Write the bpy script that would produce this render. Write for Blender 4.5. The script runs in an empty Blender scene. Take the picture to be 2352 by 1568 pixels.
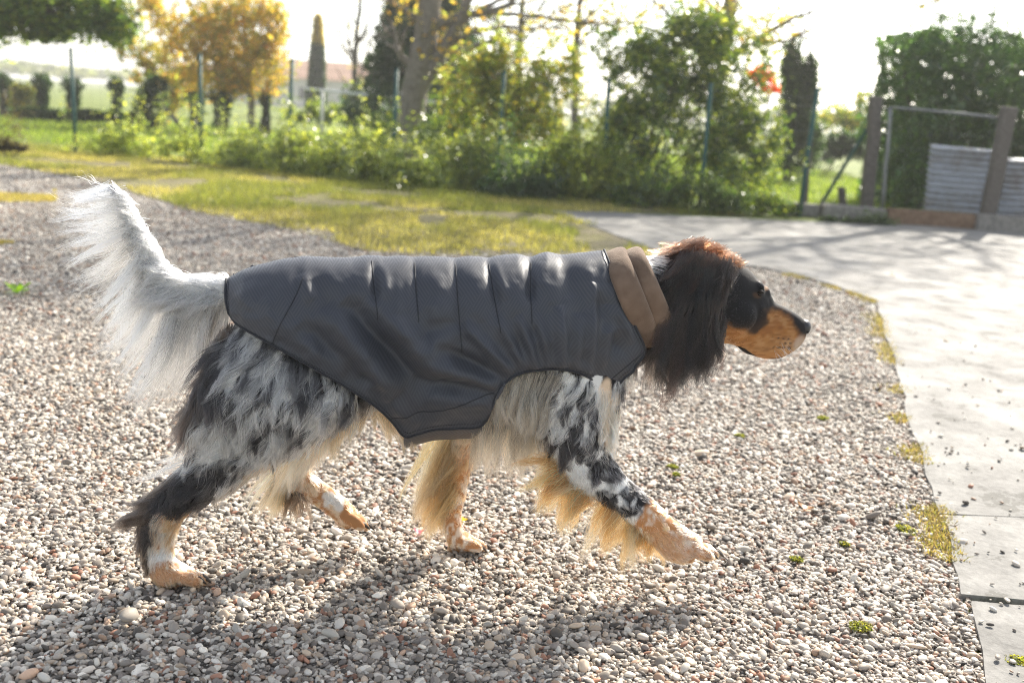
import bpy, bmesh, math
import numpy as np
from mathutils import Matrix, Vector

# ------------------------------------------------------------------ camera, sky, sun, exposure
SC = bpy.context.scene
CAM_H, PITCH, ROLL, FOC = 0.84, math.radians(12.8), math.radians(3.7), 2350.0   # FOC in 1/2352 of the picture width
cam_d = bpy.data.cameras.new('camera'); cam = bpy.data.objects.new('camera', cam_d)
SC.collection.objects.link(cam)
CM = Matrix.Rotation(math.pi/2 - PITCH, 4, 'X') @ Matrix.Rotation(ROLL, 4, 'Z')
cam.matrix_world = Matrix.Translation((0, 0, CAM_H)) @ CM
cam_d.sensor_width = 36.0; cam_d.lens = 36.0*FOC/2352.0
cam_d.clip_start = 0.05; cam_d.clip_end = 3000
cam_d.dof.use_dof = True; cam_d.dof.focus_distance = 1.69; cam_d.dof.aperture_fstop = 3.8
SC.camera = cam

SUN_AZ, SUN_EL = math.radians(30), math.radians(37)       # azimuth measured from +Y towards +X
sun_dir = Vector((math.sin(SUN_AZ)*math.cos(SUN_EL), math.cos(SUN_AZ)*math.cos(SUN_EL), math.sin(SUN_EL)))
W = bpy.data.worlds.new('World'); SC.world = W; W.use_nodes = True
wn = W.node_tree.nodes; wl = W.node_tree.links
sky = wn.new('ShaderNodeTexSky'); sky.sky_type = 'NISHITA'; sky.sun_disc = False
sky.sun_elevation = SUN_EL; sky.sun_rotation = SUN_AZ
sky.air_density = 1.0; sky.dust_density = 1.2; sky.ozone_density = 1.0
hs = wn.new('ShaderNodeHueSaturation'); hs.inputs['Saturation'].default_value = .5      # thin high haze: a paler sky
wl.new(sky.outputs[0], hs.inputs['Color']); wl.new(hs.outputs[0], wn['Background'].inputs[0]); wn['Background'].inputs[1].default_value = 0.13
sl = bpy.data.lights.new('sun', 'SUN'); sl.energy = 4.6; sl.angle = math.radians(0.6); sl.color = (1.0, 0.93, 0.82)
so = bpy.data.objects.new('sun', sl); SC.collection.objects.link(so)
so.rotation_euler = sun_dir.to_track_quat('Z', 'Y').to_euler()
vs = SC.view_settings
vs.view_transform = 'Standard'; vs.look = 'None'; vs.exposure = 1.22; vs.gamma = 1.0; vs.use_curve_mapping = False
SC.render.engine = 'CYCLES'
SC.cycles.use_denoising = True; SC.cycles.filter_width = 1.1; SC.cycles.denoising_prefilter = 'NONE'
SC.cycles.max_bounces = 8; SC.cycles.diffuse_bounces = 3; SC.cycles.glossy_bounces = 2
SC.cycles.transmission_bounces = 6; SC.cycles.transparent_max_bounces = 8
SC.cycles.sample_clamp_indirect = 6.0
SC.cycles_curves.shape = 'RIBBONS'
rng = np.random.default_rng(7)

# ------------------------------------------------------------------ helpers
CAM3 = np.array(CM.to_3x3()); CAMP = np.array((0, 0, CAM_H))
def ray(px, py):
    px = np.asarray(px, float); py = np.asarray(py, float)
    d = np.stack([(px-1176)/FOC, -(py-784)/FOC, -np.ones_like(px)], -1)
    return d @ CAM3.T
def at(px, py, Y):                       # point of the place at the distance Y seen along a sight line
    d = ray(px, py); t = np.asarray(Y, float)/d[..., 1]
    return CAMP + d*t[..., None]
def gnd(px, py, z=0.0):                  # point of the ground
    d = ray(px, py); t = (z-CAM_H)/d[..., 2]
    return CAMP + d*t[..., None]
def pix(P):
    q = (np.asarray(P)-CAMP) @ CAM3
    return 1176 + FOC*q[..., 0]/-q[..., 2], 784 - FOC*q[..., 1]/-q[..., 2]

def _hash(ix, iy, iz):
    h = (ix.astype(np.int64)*374761393 + iy.astype(np.int64)*668265263 + iz.astype(np.int64)*2147483647) & 0xffffffff
    h = ((h ^ (h >> 13))*1274126177) & 0xffffffff
    return ((h ^ (h >> 16)) & 0xffff)/65535.0
def noise3(P, seed=0):                   # value noise 0..1
    P = np.asarray(P, float) + seed*17.31; i = np.floor(P).astype(int); f = P-i; f = f*f*(3-2*f)
    out = 0
    for a in (0, 1):
        for b in (0, 1):
            for c in (0, 1):
                w = (f[..., 0] if a else 1-f[..., 0])*(f[..., 1] if b else 1-f[..., 1])*(f[..., 2] if c else 1-f[..., 2])
                out = out + w*_hash(i[..., 0]+a, i[..., 1]+b, i[..., 2]+c)
    return out
def fbm(P, seed=0, o=3):
    s = 0; a = .5; t = 0
    for k in range(o):
        s = s + a*noise3(np.asarray(P)*2**k, seed+k); t += a; a *= .5
    return s/t
def sstep(a, b, x):
    t = np.clip((x-a)/(b-a), 0, 1); return t*t*(3-2*t)

def link(o, parent=None):
    SC.collection.objects.link(o)
    if parent is not None: o.parent = parent
    return o
def tag(o, label=None, cat=None, group=None, kind=None):
    if label: o['label'] = label
    if cat: o['category'] = cat
    if group: o['group'] = group
    if kind: o['kind'] = kind
    return o
def empty(name, loc=(0, 0, 0)):
    o = bpy.data.objects.new(name, None); o.location = tuple(loc); o.empty_display_size = .1
    return link(o)
def put(o, parent):                      # parent a mesh made in world coordinates under an Empty
    o.parent = parent
    o.matrix_parent_inverse = Matrix.Translation(parent.location).inverted() if parent.type == 'EMPTY' and parent.parent is None else Matrix.Identity(4)
    return o
def mesh_np(name, V, F, mat=None, parent=None, smooth=False, cols=None, uvs=None):
    V = np.asarray(V, float); me = bpy.data.meshes.new(name)
    if isinstance(F, np.ndarray) and F.ndim == 2:
        n, k = F.shape; me.vertices.add(len(V)); me.vertices.foreach_set('co', V.ravel())
        me.loops.add(n*k); me.loops.foreach_set('vertex_index', F.ravel().astype(np.int32))
        me.polygons.add(n); me.polygons.foreach_set('loop_start', np.arange(0, n*k, k, dtype=np.int32))
        me.update(calc_edges=True)
    else:
        me.from_pydata([tuple(v) for v in V], [], [tuple(int(i) for i in f) for f in F]); me.update()
    if smooth: me.polygons.foreach_set('use_smooth', np.ones(len(me.polygons), bool))
    if cols is not None:
        a = me.color_attributes.new('col', 'FLOAT_COLOR', 'POINT')
        c = np.ones((len(V), 4)); c[:, :3] = cols; a.data.foreach_set('color', c.ravel())
    if uvs is not None:
        l = me.uv_layers.new(name='UVMap'); vi = np.zeros(len(me.loops), np.int32); me.loops.foreach_get('vertex_index', vi)
        l.data.foreach_set('uv', np.asarray(uvs)[vi].ravel())
    if mat is not None: me.materials.append(mat)
    o = bpy.data.objects.new(name, me); link(o)
    if parent is not None: put(o, parent)
    return o
class MB:                                # collects pieces of ONE part
    def __init__(s): s.V = []; s.F = []; s.n = 0
    def add(s, V, F):
        V = np.asarray(V, float); s.V.append(V); s.F += [tuple(int(i)+s.n for i in f) for f in F]; s.n += len(V); return s
    def tube(s, P, R, sides=8, cap=True, squash=None):
        V, F = tube(P, R, sides, cap); return s.add(V, F)
    def box(s, c, size, rz=0, M=None, bev=0):
        V, F = boxmesh(size, bev); V = np.asarray(V)
        cz, sz = math.cos(rz), math.sin(rz)
        V = V @ np.array([[cz, sz, 0], [-sz, cz, 0], [0, 0, 1]])
        if M is not None: V = V @ np.array(M).T
        return s.add(V + np.asarray(c), F)
    def build(s, name, mat, parent=None, smooth=False): return mesh_np(name, np.concatenate(s.V), s.F, mat, parent, smooth)
def boxmesh(size, bev=0):
    bm = bmesh.new(); bmesh.ops.create_cube(bm, size=1)
    for v in bm.verts: v.co = Vector((v.co.x*size[0], v.co.y*size[1], v.co.z*size[2]))
    if bev: bmesh.ops.bevel(bm, geom=bm.edges[:], offset=bev, segments=2, affect='EDGES')
    bm.verts.index_update()
    V = [tuple(v.co) for v in bm.verts]; F = [[v.index for v in f.verts] for f in bm.faces]; bm.free(); return V, F
def tube(P, R, sides=8, cap=True):
    P = np.asarray(P, float); n = len(P); R = np.broadcast_to(np.asarray(R, float), (n,))
    T = np.gradient(P, axis=0); T /= np.linalg.norm(T, axis=1)[:, None]+1e-12
    ref = np.array((0, 0, 1.)) if abs(T[:, 2]).mean() < .8 else np.array((1., 0, 0))
    V = []
    A = np.cross(T, ref); A /= np.linalg.norm(A, axis=1)[:, None]+1e-12; B = np.cross(T, A)
    th = np.arange(sides)*2*math.pi/sides
    V = (P[:, None] + R[:, None, None]*(np.cos(th)[None, :, None]*A[:, None] + np.sin(th)[None, :, None]*B[:, None])).reshape(-1, 3)
    F = [(i*sides+j, i*sides+(j+1) % sides, (i+1)*sides+(j+1) % sides, (i+1)*sides+j) for i in range(n-1) for j in range(sides)]
    if cap: F += [tuple(range(sides))[::-1], tuple((n-1)*sides+j for j in range(sides))]
    return V, F
def resample(P, n, smooth=True):         # Catmull-Rom through the points, n samples
    P = np.asarray(P, float); m = len(P)
    d = np.r_[0, np.cumsum(np.linalg.norm(np.diff(P[:, :3], axis=0), axis=1)+1e-9)]; t = np.linspace(0, d[-1], n)
    i = np.clip(np.searchsorted(d, t, side='right')-1, 0, m-2); u = ((t-d[i])/(d[i+1]-d[i]))[:, None]
    if not smooth: return P[i]*(1-u)+P[i+1]*u
    p1, p2 = P[i], P[i+1]
    ta = np.zeros_like(P)
    ta[1:-1] = (P[2:]-P[:-2])/(d[2:]-d[:-2])[:, None]; ta[0] = (P[1]-P[0])/(d[1]-d[0]); ta[-1] = (P[-1]-P[-2])/(d[-1]-d[-2])
    L = (d[i+1]-d[i])[:, None]
    return (2*u**3-3*u**2+1)*p1 + (u**3-2*u**2+u)*L*ta[i] + (-2*u**3+3*u**2)*p2 + (u**3-u**2)*L*ta[i+1]

# ------------------------------------------------------------------ materials
class NT:
    def __init__(s, name):
        s.m = bpy.data.materials.new(name); s.m.use_nodes = True; s.t = s.m.node_tree; s.n = s.t.nodes; s.l = s.t.links
        s.b = s.n['Principled BSDF']; s.out = s.n['Material Output']
    def new(s, t, **kw):
        x = s.n.new(t)
        for k, v in kw.items(): setattr(x, k, v)
        return x
    def math(s, op, a, b=None, c=None):
        x = s.n.new('ShaderNodeMath'); x.operation = op
        for i, v in enumerate((a, b, c)):
            if v is None: continue
            if isinstance(v, (int, float)): x.inputs[i].default_value = v
            else: s.l.new(v, x.inputs[i])
        return x.outputs[0]
    def noise(s, scale, detail=4, rough=.55, coord='Object', dist=0, vec=None):
        x = s.n.new('ShaderNodeTexNoise'); x.inputs['Scale'].default_value = scale; x.inputs['Detail'].default_value = detail
        x.inputs['Roughness'].default_value = rough; x.inputs['Distortion'].default_value = dist
        if vec is None:
            tc = s.n.new('ShaderNodeTexCoord'); vec = tc.outputs[coord]
        s.l.new(vec, x.inputs['Vector']); return x
    def ramp(s, fac, stops):
        x = s.n.new('ShaderNodeValToRGB'); e = x.color_ramp.elements
        while len(e) < len(stops): e.new(.5)
        for el, (p, c) in zip(e, stops): el.position = p; el.color = tuple(c)+(1,)
        s.l.new(fac, x.inputs[0]); return x.outputs[0]
    def mix(s, fac, a, b, mode='MIX'):
        x = s.n.new('ShaderNodeMix'); x.data_type = 'RGBA'; x.blend_type = mode
        for sock, v in ((x.inputs[0], fac), (x.inputs[6], a), (x.inputs[7], b)):
            if isinstance(v, (int, float)): sock.default_value = v
            elif isinstance(v, tuple): sock.default_value = v+(1,) if len(v) == 3 else v
            else: s.l.new(v, sock)
        return x.outputs[2]
    def bump(s, h, strength=.5, dist=.01):
        x = s.n.new('ShaderNodeBump'); x.inputs['Strength'].default_value = strength; x.inputs['Distance'].default_value = dist
        s.l.new(h, x.inputs['Height']); s.l.new(x.outputs[0], s.b.inputs['Normal']); return x
    def col(s, v):
        if isinstance(v, tuple): s.b.inputs['Base Color'].default_value = v+(1,)
        else: s.l.new(v, s.b.inputs['Base Color'])
        return s
    def rough(s, v, spec=.5):
        if isinstance(v, (int, float)): s.b.inputs['Roughness'].default_value = v
        else: s.l.new(v, s.b.inputs['Roughness'])
        s.b.inputs['Specular IOR Level'].default_value = spec; return s
def simple(name, c1, c2, scale, rough=.8, bump=.3, bdist=.005, spec=.3, metal=0.0):
    t = NT(name); n = t.noise(scale, 5, .6)
    t.col(t.ramp(n.outputs['Fac'], [(.3, c1), (.7, c2)])); t.rough(rough, spec); t.b.inputs['Metallic'].default_value = metal
    if bump: t.bump(n.outputs['Fac'], bump, bdist)
    return t.m
# ------------------------------------------------------------------ ground, gravel yard, concrete, verge
def poly_sheet(name, pts, z, mat, jag=0, sub=1):
    P = np.array([(p[0], p[1]) for p in pts], float)
    if jag:
        Q = []
        for i in range(len(P)):
            a, b = P[i], P[(i+1) % len(P)]; m = max(1, min(40, int(np.linalg.norm(b-a)/.12)))
            for k in range(m):
                p = a+(b-a)*k/m; d = np.array([b[1]-a[1], a[0]-b[0]]); d /= np.linalg.norm(d)+1e-9
                Q.append(p+d*(noise3(np.array([[p[0]*4, p[1]*4, 1.]]))[0]-.5)*jag)
        P = np.array(Q)
    return mesh_np(name, np.c_[P, np.full(len(P), z)], [tuple(range(len(P)))], mat)
def tri_fix(o):
    bm = bmesh.new(); bm.from_mesh(o.data); bmesh.ops.triangulate(bm, faces=bm.faces[:])
    for f in bm.faces:
        if f.normal.z < 0: f.normal_flip()
    bm.to_mesh(o.data); bm.free(); return o
# lawn / far ground
t = NT('lawn'); n1 = t.noise(.35, 5, .6); n2 = t.noise(9, 4, .7); f = t.math('ADD', t.math('MULTIPLY', n1.outputs['Fac'], .6), t.math('MULTIPLY', n2.outputs['Fac'], .4))
t.col(t.ramp(f, [(.34, (.08,.12,.025)), (.5, (.15,.19,.035)), (.66, (.22,.235,.055))])); t.rough(.85, .2); t.bump(n2.outputs['Fac'], .8, .03); M_LAWN = t.m
g = mesh_np('ground', [(-900,-30,0),(900,-30,0),(900,1500,0),(-900,1500,0)], [(0,1,2,3)], M_LAWN); tag(g, kind='structure')
# gravel
t = NT('gravel_bed'); tc = t.new('ShaderNodeTexCoord'); vo = t.new('ShaderNodeTexVoronoi'); vo.inputs['Scale'].default_value = 95; t.l.new(tc.outputs['Object'], vo.inputs['Vector'])
bw = t.new('ShaderNodeRGBToBW'); t.l.new(vo.outputs['Color'], bw.inputs[0]); n1 = t.noise(1.3, 5, .6); n2 = t.noise(30, 3)
stone = t.ramp(bw.outputs[0], [(.15, (.08,.07,.06)), (.35, (.26,.22,.185)), (.5, (.40,.32,.26)), (.65, (.50,.46,.41)), (.85, (.62,.59,.54))])
dirt = t.ramp(n1.outputs['Fac'], [(.35, (.30,.27,.23)), (.65, (.52,.48,.42))])
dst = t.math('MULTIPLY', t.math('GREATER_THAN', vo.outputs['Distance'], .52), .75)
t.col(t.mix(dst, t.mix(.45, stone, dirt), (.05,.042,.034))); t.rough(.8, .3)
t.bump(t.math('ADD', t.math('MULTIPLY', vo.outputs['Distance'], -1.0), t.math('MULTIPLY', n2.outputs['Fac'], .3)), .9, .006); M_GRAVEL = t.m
edge_px = [(0,372),(250,412),(480,482),(700,524),(860,568),(1100,578),(1330,575),(1520,588),(1760,620),(1900,655),(2010,696),(2030,760),(2060,850),(2085,960),(2110,1050),(2138,1130),(2160,1200),(2188,1300),(2215,1400),(2250,1568)]
EDGE = gnd([p[0] for p in edge_px], [p[1] for p in edge_px])[:, :2]
e_end = EDGE[-1]+(EDGE[-1]-EDGE[-2])/np.linalg.norm(EDGE[-1]-EDGE[-2])*4
GRAV = [(-14,11.6),(-9,11.0)]+[tuple(p) for p in EDGE]+[tuple(e_end),(e_end[0],-6),(-14,-6)]
gy = tri_fix(poly_sheet('gravel_yard', GRAV, .004, M_GRAVEL)); tag(gy, kind='structure')
# pebbles
NP = 6; src = bpy.data.collections.new('pebble_shapes')
t = NT('pebble'); a = t.new('ShaderNodeAttribute', attribute_name='col', attribute_type='INSTANCER'); n1 = t.noise(160, 3); 
t.col(t.mix(.35, a.outputs['Color'], t.mix(1.0, a.outputs['Color'], t.ramp(n1.outputs['Fac'], [(.3, (.45,.42,.40)), (.7, (1,1,1))]), 'MULTIPLY'))); t.rough(.62, .4); M_PEB = t.m
for k in range(NP):
    bm = bmesh.new(); bmesh.ops.create_icosphere(bm, subdivisions=2, radius=.5)
    for v in bm.verts:
        p = np.array(v.co)[None]; d = .72+.62*noise3(p*2.1+k*9.7, k)[0]; v.co = Vector((v.co.x*d*1.25, v.co.y*d*.95, v.co.z*d*.68))
    m_ = bpy.data.meshes.new('pebble_shape'); bm.to_mesh(m_); bm.free(); m_.materials.append(M_PEB); m_.polygons.foreach_set('use_smooth', np.ones(len(m_.polygons), bool))
    src.objects.link(bpy.data.objects.new('pebble_shape', m_))
def inpoly(x, y, P):
    P = np.asarray(P); ins = np.zeros(x.shape, bool); j = len(P)-1
    for i in range(len(P)):
        xi, yi = P[i]; xj, yj = P[j]; ins ^= ((yi > y) != (yj > y)) & (x < (xj-xi)*(y-yi)/(yj-yi+1e-12)+xi); j = i
    return ins
pts = []
for (y0, y1, den, s0) in ((.95, 1.5, 27000, .95), (1.5, 2.0, 24000, .95), (2.0, 2.8, 17000, .98), (2.8, 3.8, 9000, 1.0), (3.8, 5.2, 4500, 1.1), (5.2, 7.0, 2200, 1.2), (7.0, 11.5, 600, 1.5)):
    xw0, xw1 = -.56*y1-.55, .60*y1+.55; n = int((y1-y0)*(xw1-xw0)*den); x = rng.uniform(xw0, xw1, n); y = rng.uniform(y0, y1, n)
    pts.append(np.c_[x, y, np.full(n, s0)])
pts = np.concatenate(pts); ins = inpoly(pts[:, 0], pts[:, 1], np.array(GRAV)+np.array([-.0, 0])); 
m = noise3(np.c_[pts[:, 0]*5, pts[:, 1]*5, 0*pts[:, 0]], 3); jj = np.c_[pts[:, 0]+(m-.5)*.1-.02, pts[:, 1]]
stray = (~ins) & (rng.random(len(pts)) < .018*np.exp(-np.clip(pts[:, 0]-.9, 0, 3)*1.2)) & (pts[:, 1] < 4.5)
keep = inpoly(jj[:, 0], jj[:, 1], GRAV) | stray
pts = pts[keep]; stray = stray[keep]; n = len(pts)
pal = np.array([(.62,.59,.53),(.72,.69,.63),(.50,.46,.41),(.38,.34,.30),(.22,.195,.17),(.09,.08,.07),(.42,.29,.21),(.30,.16,.11),(.50,.41,.32),(.26,.23,.21)]); pp = np.array([.18,.09,.16,.15,.13,.08,.05,.04,.07,.05])
pc = pal[rng.choice(len(pal), n, p=pp)]*np.array((1.0, .955, .89))*np.exp(rng.normal(.03, .2, n))[:, None]
sz = .0076*pts[:, 2]*np.exp(rng.normal(0, .30, n))
big = rng.random(n) < .003; sz[big] *= 1.6; sz[stray] = .006*np.exp(rng.normal(0, .35, stray.sum()))
zz = .004+sz*rng.uniform(.05, .42, n)+np.where(stray, .012, 0); zz += .006*(fbm(np.c_[pts[:, 0]*3, pts[:, 1]*3, 0*sz], 4, 2)-.4)*(~stray)
pm = bpy.data.meshes.new('gravel'); pm.vertices.add(n); pm.vertices.foreach_set('co', np.c_[pts[:, :2], zz].ravel())
def pattr(nm, ty, key, arr): a = pm.attributes.new(nm, ty, 'POINT'); a.data.foreach_set(key, np.asarray(arr, np.float32).ravel())
pattr('rot', 'FLOAT_VECTOR', 'vector', np.c_[rng.normal(0, .35, n), rng.normal(0, .35, n), rng.uniform(0, 6.28, n)])
pattr('scl', 'FLOAT_VECTOR', 'vector', sz[:, None]*np.c_[rng.uniform(.9, 1.3, n), rng.uniform(.8, 1.1, n), rng.uniform(.7, 1.15, n)])
pattr('col', 'FLOAT_COLOR', 'color', np.c_[pc, np.ones(n)])
a = pm.attributes.new('pick', 'INT', 'POINT'); a.data.foreach_set('value', rng.integers(0, NP, n).astype(np.int32))
pm.materials.append(M_PEB); gravel = link(bpy.data.objects.new('gravel', pm)); tag(gravel, 'loose grey, beige and reddish pebbles covering the yard', 'gravel', kind='stuff')
ng = bpy.data.node_groups.new('scatter', 'GeometryNodeTree'); ng.interface.new_socket('Geometry', in_out='INPUT', socket_type='NodeSocketGeometry'); ng.interface.new_socket('Geometry', in_out='OUTPUT', socket_type='NodeSocketGeometry')
N = ng.nodes; Lk = ng.links; gi, go = N.new('NodeGroupInput'), N.new('NodeGroupOutput'); ci = N.new('GeometryNodeCollectionInfo'); ci.inputs['Collection'].default_value = src
ci.inputs['Separate Children'].default_value = True; ci.inputs['Reset Children'].default_value = True
ip = N.new('GeometryNodeInstanceOnPoints'); ip.inputs['Pick Instance'].default_value = True
def na(nm, ty):
    x = N.new('GeometryNodeInputNamedAttribute'); x.data_type = ty; x.inputs['Name'].default_value = nm; return x.outputs['Attribute']
Lk.new(gi.outputs[0], ip.inputs['Points']); Lk.new(ci.outputs[0], ip.inputs['Instance']); Lk.new(na('pick', 'INT'), ip.inputs['Instance Index'])
Lk.new(na('rot', 'FLOAT_VECTOR'), ip.inputs['Rotation']); Lk.new(na('scl', 'FLOAT_VECTOR'), ip.inputs['Scale']); Lk.new(ip.outputs[0], go.inputs[0])
md = gravel.modifiers.new('scatter', 'NODES'); md.node_group = ng
# concrete apron in three pours
t = NT('concrete'); n1 = t.noise(2.3, 8, .72, dist=.6); n2 = t.noise(60, 5, .7); n3 = t.noise(5.5, 6, .7)
vo = t.new('ShaderNodeTexVoronoi'); vo.inputs['Scale'].default_value = 70; tc = t.new('ShaderNodeTexCoord'); t.l.new(tc.outputs['Object'], vo.inputs['Vector'])
base = t.ramp(n1.outputs['Fac'], [(.32, (.10,.095,.088)), (.48, (.17,.163,.15)), (.66, (.25,.242,.225))]); base = t.mix(.35, base, t.ramp(n2.outputs['Fac'], [(.3, (.13,.125,.115)), (.7, (.34,.33,.305))]))
spot = t.math('GREATER_THAN', n3.outputs['Fac'], .60); base = t.mix(t.math('MULTIPLY', spot, .55), base, (.10,.095,.08))
t.col(base); t.rough(t.ramp(n3.outputs['Fac'], [(.3, (.62,)*3), (.6, (.85,)*3)]), .3); t.bump(t.math('ADD', n2.outputs['Fac'], t.math('MULTIPLY', vo.outputs['Distance'], .25)), .55, .004); M_CONC = t.m
apron = tag(empty('concrete_apron', (1.5, 4, 0)), kind='structure')
def slab(pts, label):
    bm = bmesh.new(); P = []
    for i in range(len(pts)):
        a, b = np.array(pts[i]), np.array(pts[(i+1) % len(pts)]); L = np.linalg.norm(b-a); m = max(1, min(60, int(L/.07))) if min(a[1], b[1]) < 12 else 1
        d = np.array([b[1]-a[1], a[0]-b[0]])/(L+1e-9)
        for k in range(m):
            p = a+(b-a)*k/m; P.append(p+d*((noise3(np.array([[p[0]*9, p[1]*9, 2.]]))[0]-.5)*.022+(noise3(np.array([[p[0]*45, p[1]*45, 5.]]))[0]-.5)*.006))
    f = bm.faces.new([bm.verts.new((p[0], p[1], .014)) for p in P]); f.normal_update()
    if f.normal.z < 0: f.normal_flip()
    r = bmesh.ops.extrude_face_region(bm, geom=[f])
    for e in r['geom']:
        if isinstance(e, bmesh.types.BMVert): e.co.z = -.08
    bmesh.ops.triangulate(bm, faces=[fc for fc in bm.faces if len(fc.verts) > 4]); bmesh.ops.recalc_face_normals(bm, faces=bm.faces[:])
    m_ = bpy.data.meshes.new('concrete_slab'); bm.to_mesh(m_); bm.free(); m_.materials.append(M_CONC); o = put(link(bpy.data.objects.new('concrete_slab', m_)), apron); o['label'] = label
G2 = lambda x, y: gnd(x, y)[:2]
ed = [tuple(p) for p in EDGE]; j1 = G2(2158, 1193); j1r = G2(2420, 1202); j2 = G2(2212, 1388); j2r = G2(2420, 1404)
dr1 = (j1r-j1)/np.linalg.norm(j1r-j1); dr2 = (j2r-j2)/np.linalg.norm(j2r-j2); gp = np.array([.0, .006])
back = [tuple(G2(1262, 487)), tuple(G2(1450, 493)), tuple(G2(1650, 503)), tuple(G2(1880, 512)), tuple(G2(2150, 522)), tuple(G2(2400, 532)), (9.5, 8.6), (9.5, 3.4)]
slab([tuple(G2(1520, 583))]+[p for p in ed[8:16]]+[tuple(j1+gp)]+[tuple(j1+dr1*5+gp)]+back[::-1], 'broad weathered concrete pour running back to the fence')
slab([tuple(j1-gp), ed[17], tuple(j2+gp), tuple(j2+dr2*5+gp), tuple(j1+dr1*5-gp)], 'narrow concrete slab between the two joints')
slab([tuple(j2-gp), ed[18], ed[19], tuple(e_end), (e_end[0]+5, e_end[1]), tuple(j2+dr2*5-gp)], 'concrete slab in the near corner')
# mossy verge between the gravel and the fence
t = NT('verge_moss'); n1 = t.noise(2.2, 5, .65); n2 = t.noise(24, 4, .7); f = t.math('ADD', t.math('MULTIPLY', n1.outputs['Fac'], .55), t.math('MULTIPLY', n2.outputs['Fac'], .45))
t.col(t.ramp(f, [(.36, (.24,.205,.15)), (.47, (.22,.19,.11)), (.57, (.20,.19,.07)), (.68, (.12,.13,.04))])); t.rough(.9, .15); t.bump(n2.outputs['Fac'], 1.0, .03); M_VERGE = t.m
VERGE = [(-14,11.2),(-9,10.7)]+[tuple(p+np.array([0, -.25])) for p in EDGE[:8]]+[tuple(G2(1535, 570)), tuple(G2(1400, 530)), tuple(G2(1262, 487)), tuple(G2(1450, 490)), (2.2,9.6),(1.0,10.6),(-2,11.6),(-5.3,13.0),(-14,15)]
vg = tri_fix(poly_sheet('verge', VERGE, .008, M_VERGE, .12)); tag(vg, kind='structure')
def blades(name, xy, h, w, cols, mat, label, cat, kind='stuff', z0=0.0, lean=.5):
    n = len(xy); a = rng.uniform(0, 6.28, n); d = np.c_[np.cos(a), np.sin(a)]; ln = rng.normal(0, lean, (n, 2))*h[:, None]
    b = np.c_[xy, np.full(n, z0)]; V = np.empty((n, 5, 3))
    V[:, 0] = b-np.c_[d*w[:, None], 0*h]; V[:, 1] = b+np.c_[d*w[:, None], 0*h]
    V[:, 2] = b+np.c_[d*w[:, None]*.7+ln*.4, h*.6]; V[:, 3] = b+np.c_[-d*w[:, None]*.7+ln*.4, h*.6]; V[:, 4] = b+np.c_[ln, h]
    i = np.arange(n)[:, None]*5; F = np.concatenate([i+np.array([0, 1, 2]), i+np.array([0, 2, 3]), i+np.array([3, 2, 4])]).astype(np.int32)
    return tag(mesh_np(name, V.reshape(-1, 3), F, mat, cols=np.repeat(cols, 5, 0)), label, cat, kind=kind)
def leaf_mat(name, rough=.38, trans=.45, spec=.5, tm=(2.7,2.6,1.2)):
    t = NT(name); a = t.new('ShaderNodeAttribute', attribute_name='col'); t.col(a.outputs['Color']); t.rough(rough, spec)
    tr = t.new('ShaderNodeBsdfTranslucent'); br = t.mix(1.0, a.outputs['Color'], tm, 'MULTIPLY'); t.l.new(br, tr.inputs['Color'])
    mx = t.new('ShaderNodeMixShader'); mx.inputs[0].default_value = trans; t.l.new(t.b.outputs[0], mx.inputs[1]); t.l.new(tr.outputs[0], mx.inputs[2]); t.l.new(mx.outputs[0], t.out.inputs['Surface']); return t.m
M_LEAF = leaf_mat('leaf_soft', .42, .55); M_GLOSS = leaf_mat('leaf_glossy', .33, .5, 1.0); M_BLADE = leaf_mat('grass_blade', .5, .45, .35, (2.0,1.95,1.1))
def palette(n, cs, ps=None, var=.2):
    cs = np.array(cs, float); return cs[rng.choice(len(cs), n, p=ps)]*np.exp(rng.normal(0, var, n))[:, None]
x = rng.uniform(-9, 2.6, 300000); y = rng.uniform(5.2, 13, 300000); k = inpoly(x, y, VERGE) & (noise3(np.c_[x*1.6, y*1.6, 0*x], 3)+.5*noise3(np.c_[x*5, y*5, 0*x], 4) > .70); xy = np.c_[x, y][k][:125000]; n = len(xy)
gm = sstep(.38, .62, fbm(np.c_[xy*1.3, 0*xy[:, :1]], 13, 3))[:, None]*.85
blades('verge_grass', xy, rng.uniform(.012, .05, n)*(1+.6*gm[:, 0]), rng.uniform(.002, .004, n), palette(n, [(.40,.35,.10),(.32,.30,.08),(.44,.39,.18),(.24,.21,.08)], [.33,.3,.17,.2], .3)*(1-gm)+gm*palette(n, [(.10,.14,.03),(.16,.19,.04),(.22,.23,.05)], None, .25), M_BLADE, 'yellowing short grass and moss along the gravel edge', 'grass')
x = rng.uniform(-13, 6, 150000); y = rng.uniform(10.3, 24, 150000); k = (y > 13.2-(x+5)*.3) & (noise3(np.c_[x*2, y*2, 0*x], 9) > .25); xy = np.c_[x, y][k][:80000]; n = len(xy)
blades('lawn_grass', xy, rng.uniform(.03, .08, n), rng.uniform(.004, .008, n), palette(n, [(.17,.24,.03),(.24,.30,.045),(.12,.18,.03)]), M_BLADE, 'bright green lawn grass behind the fence', 'grass')
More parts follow.
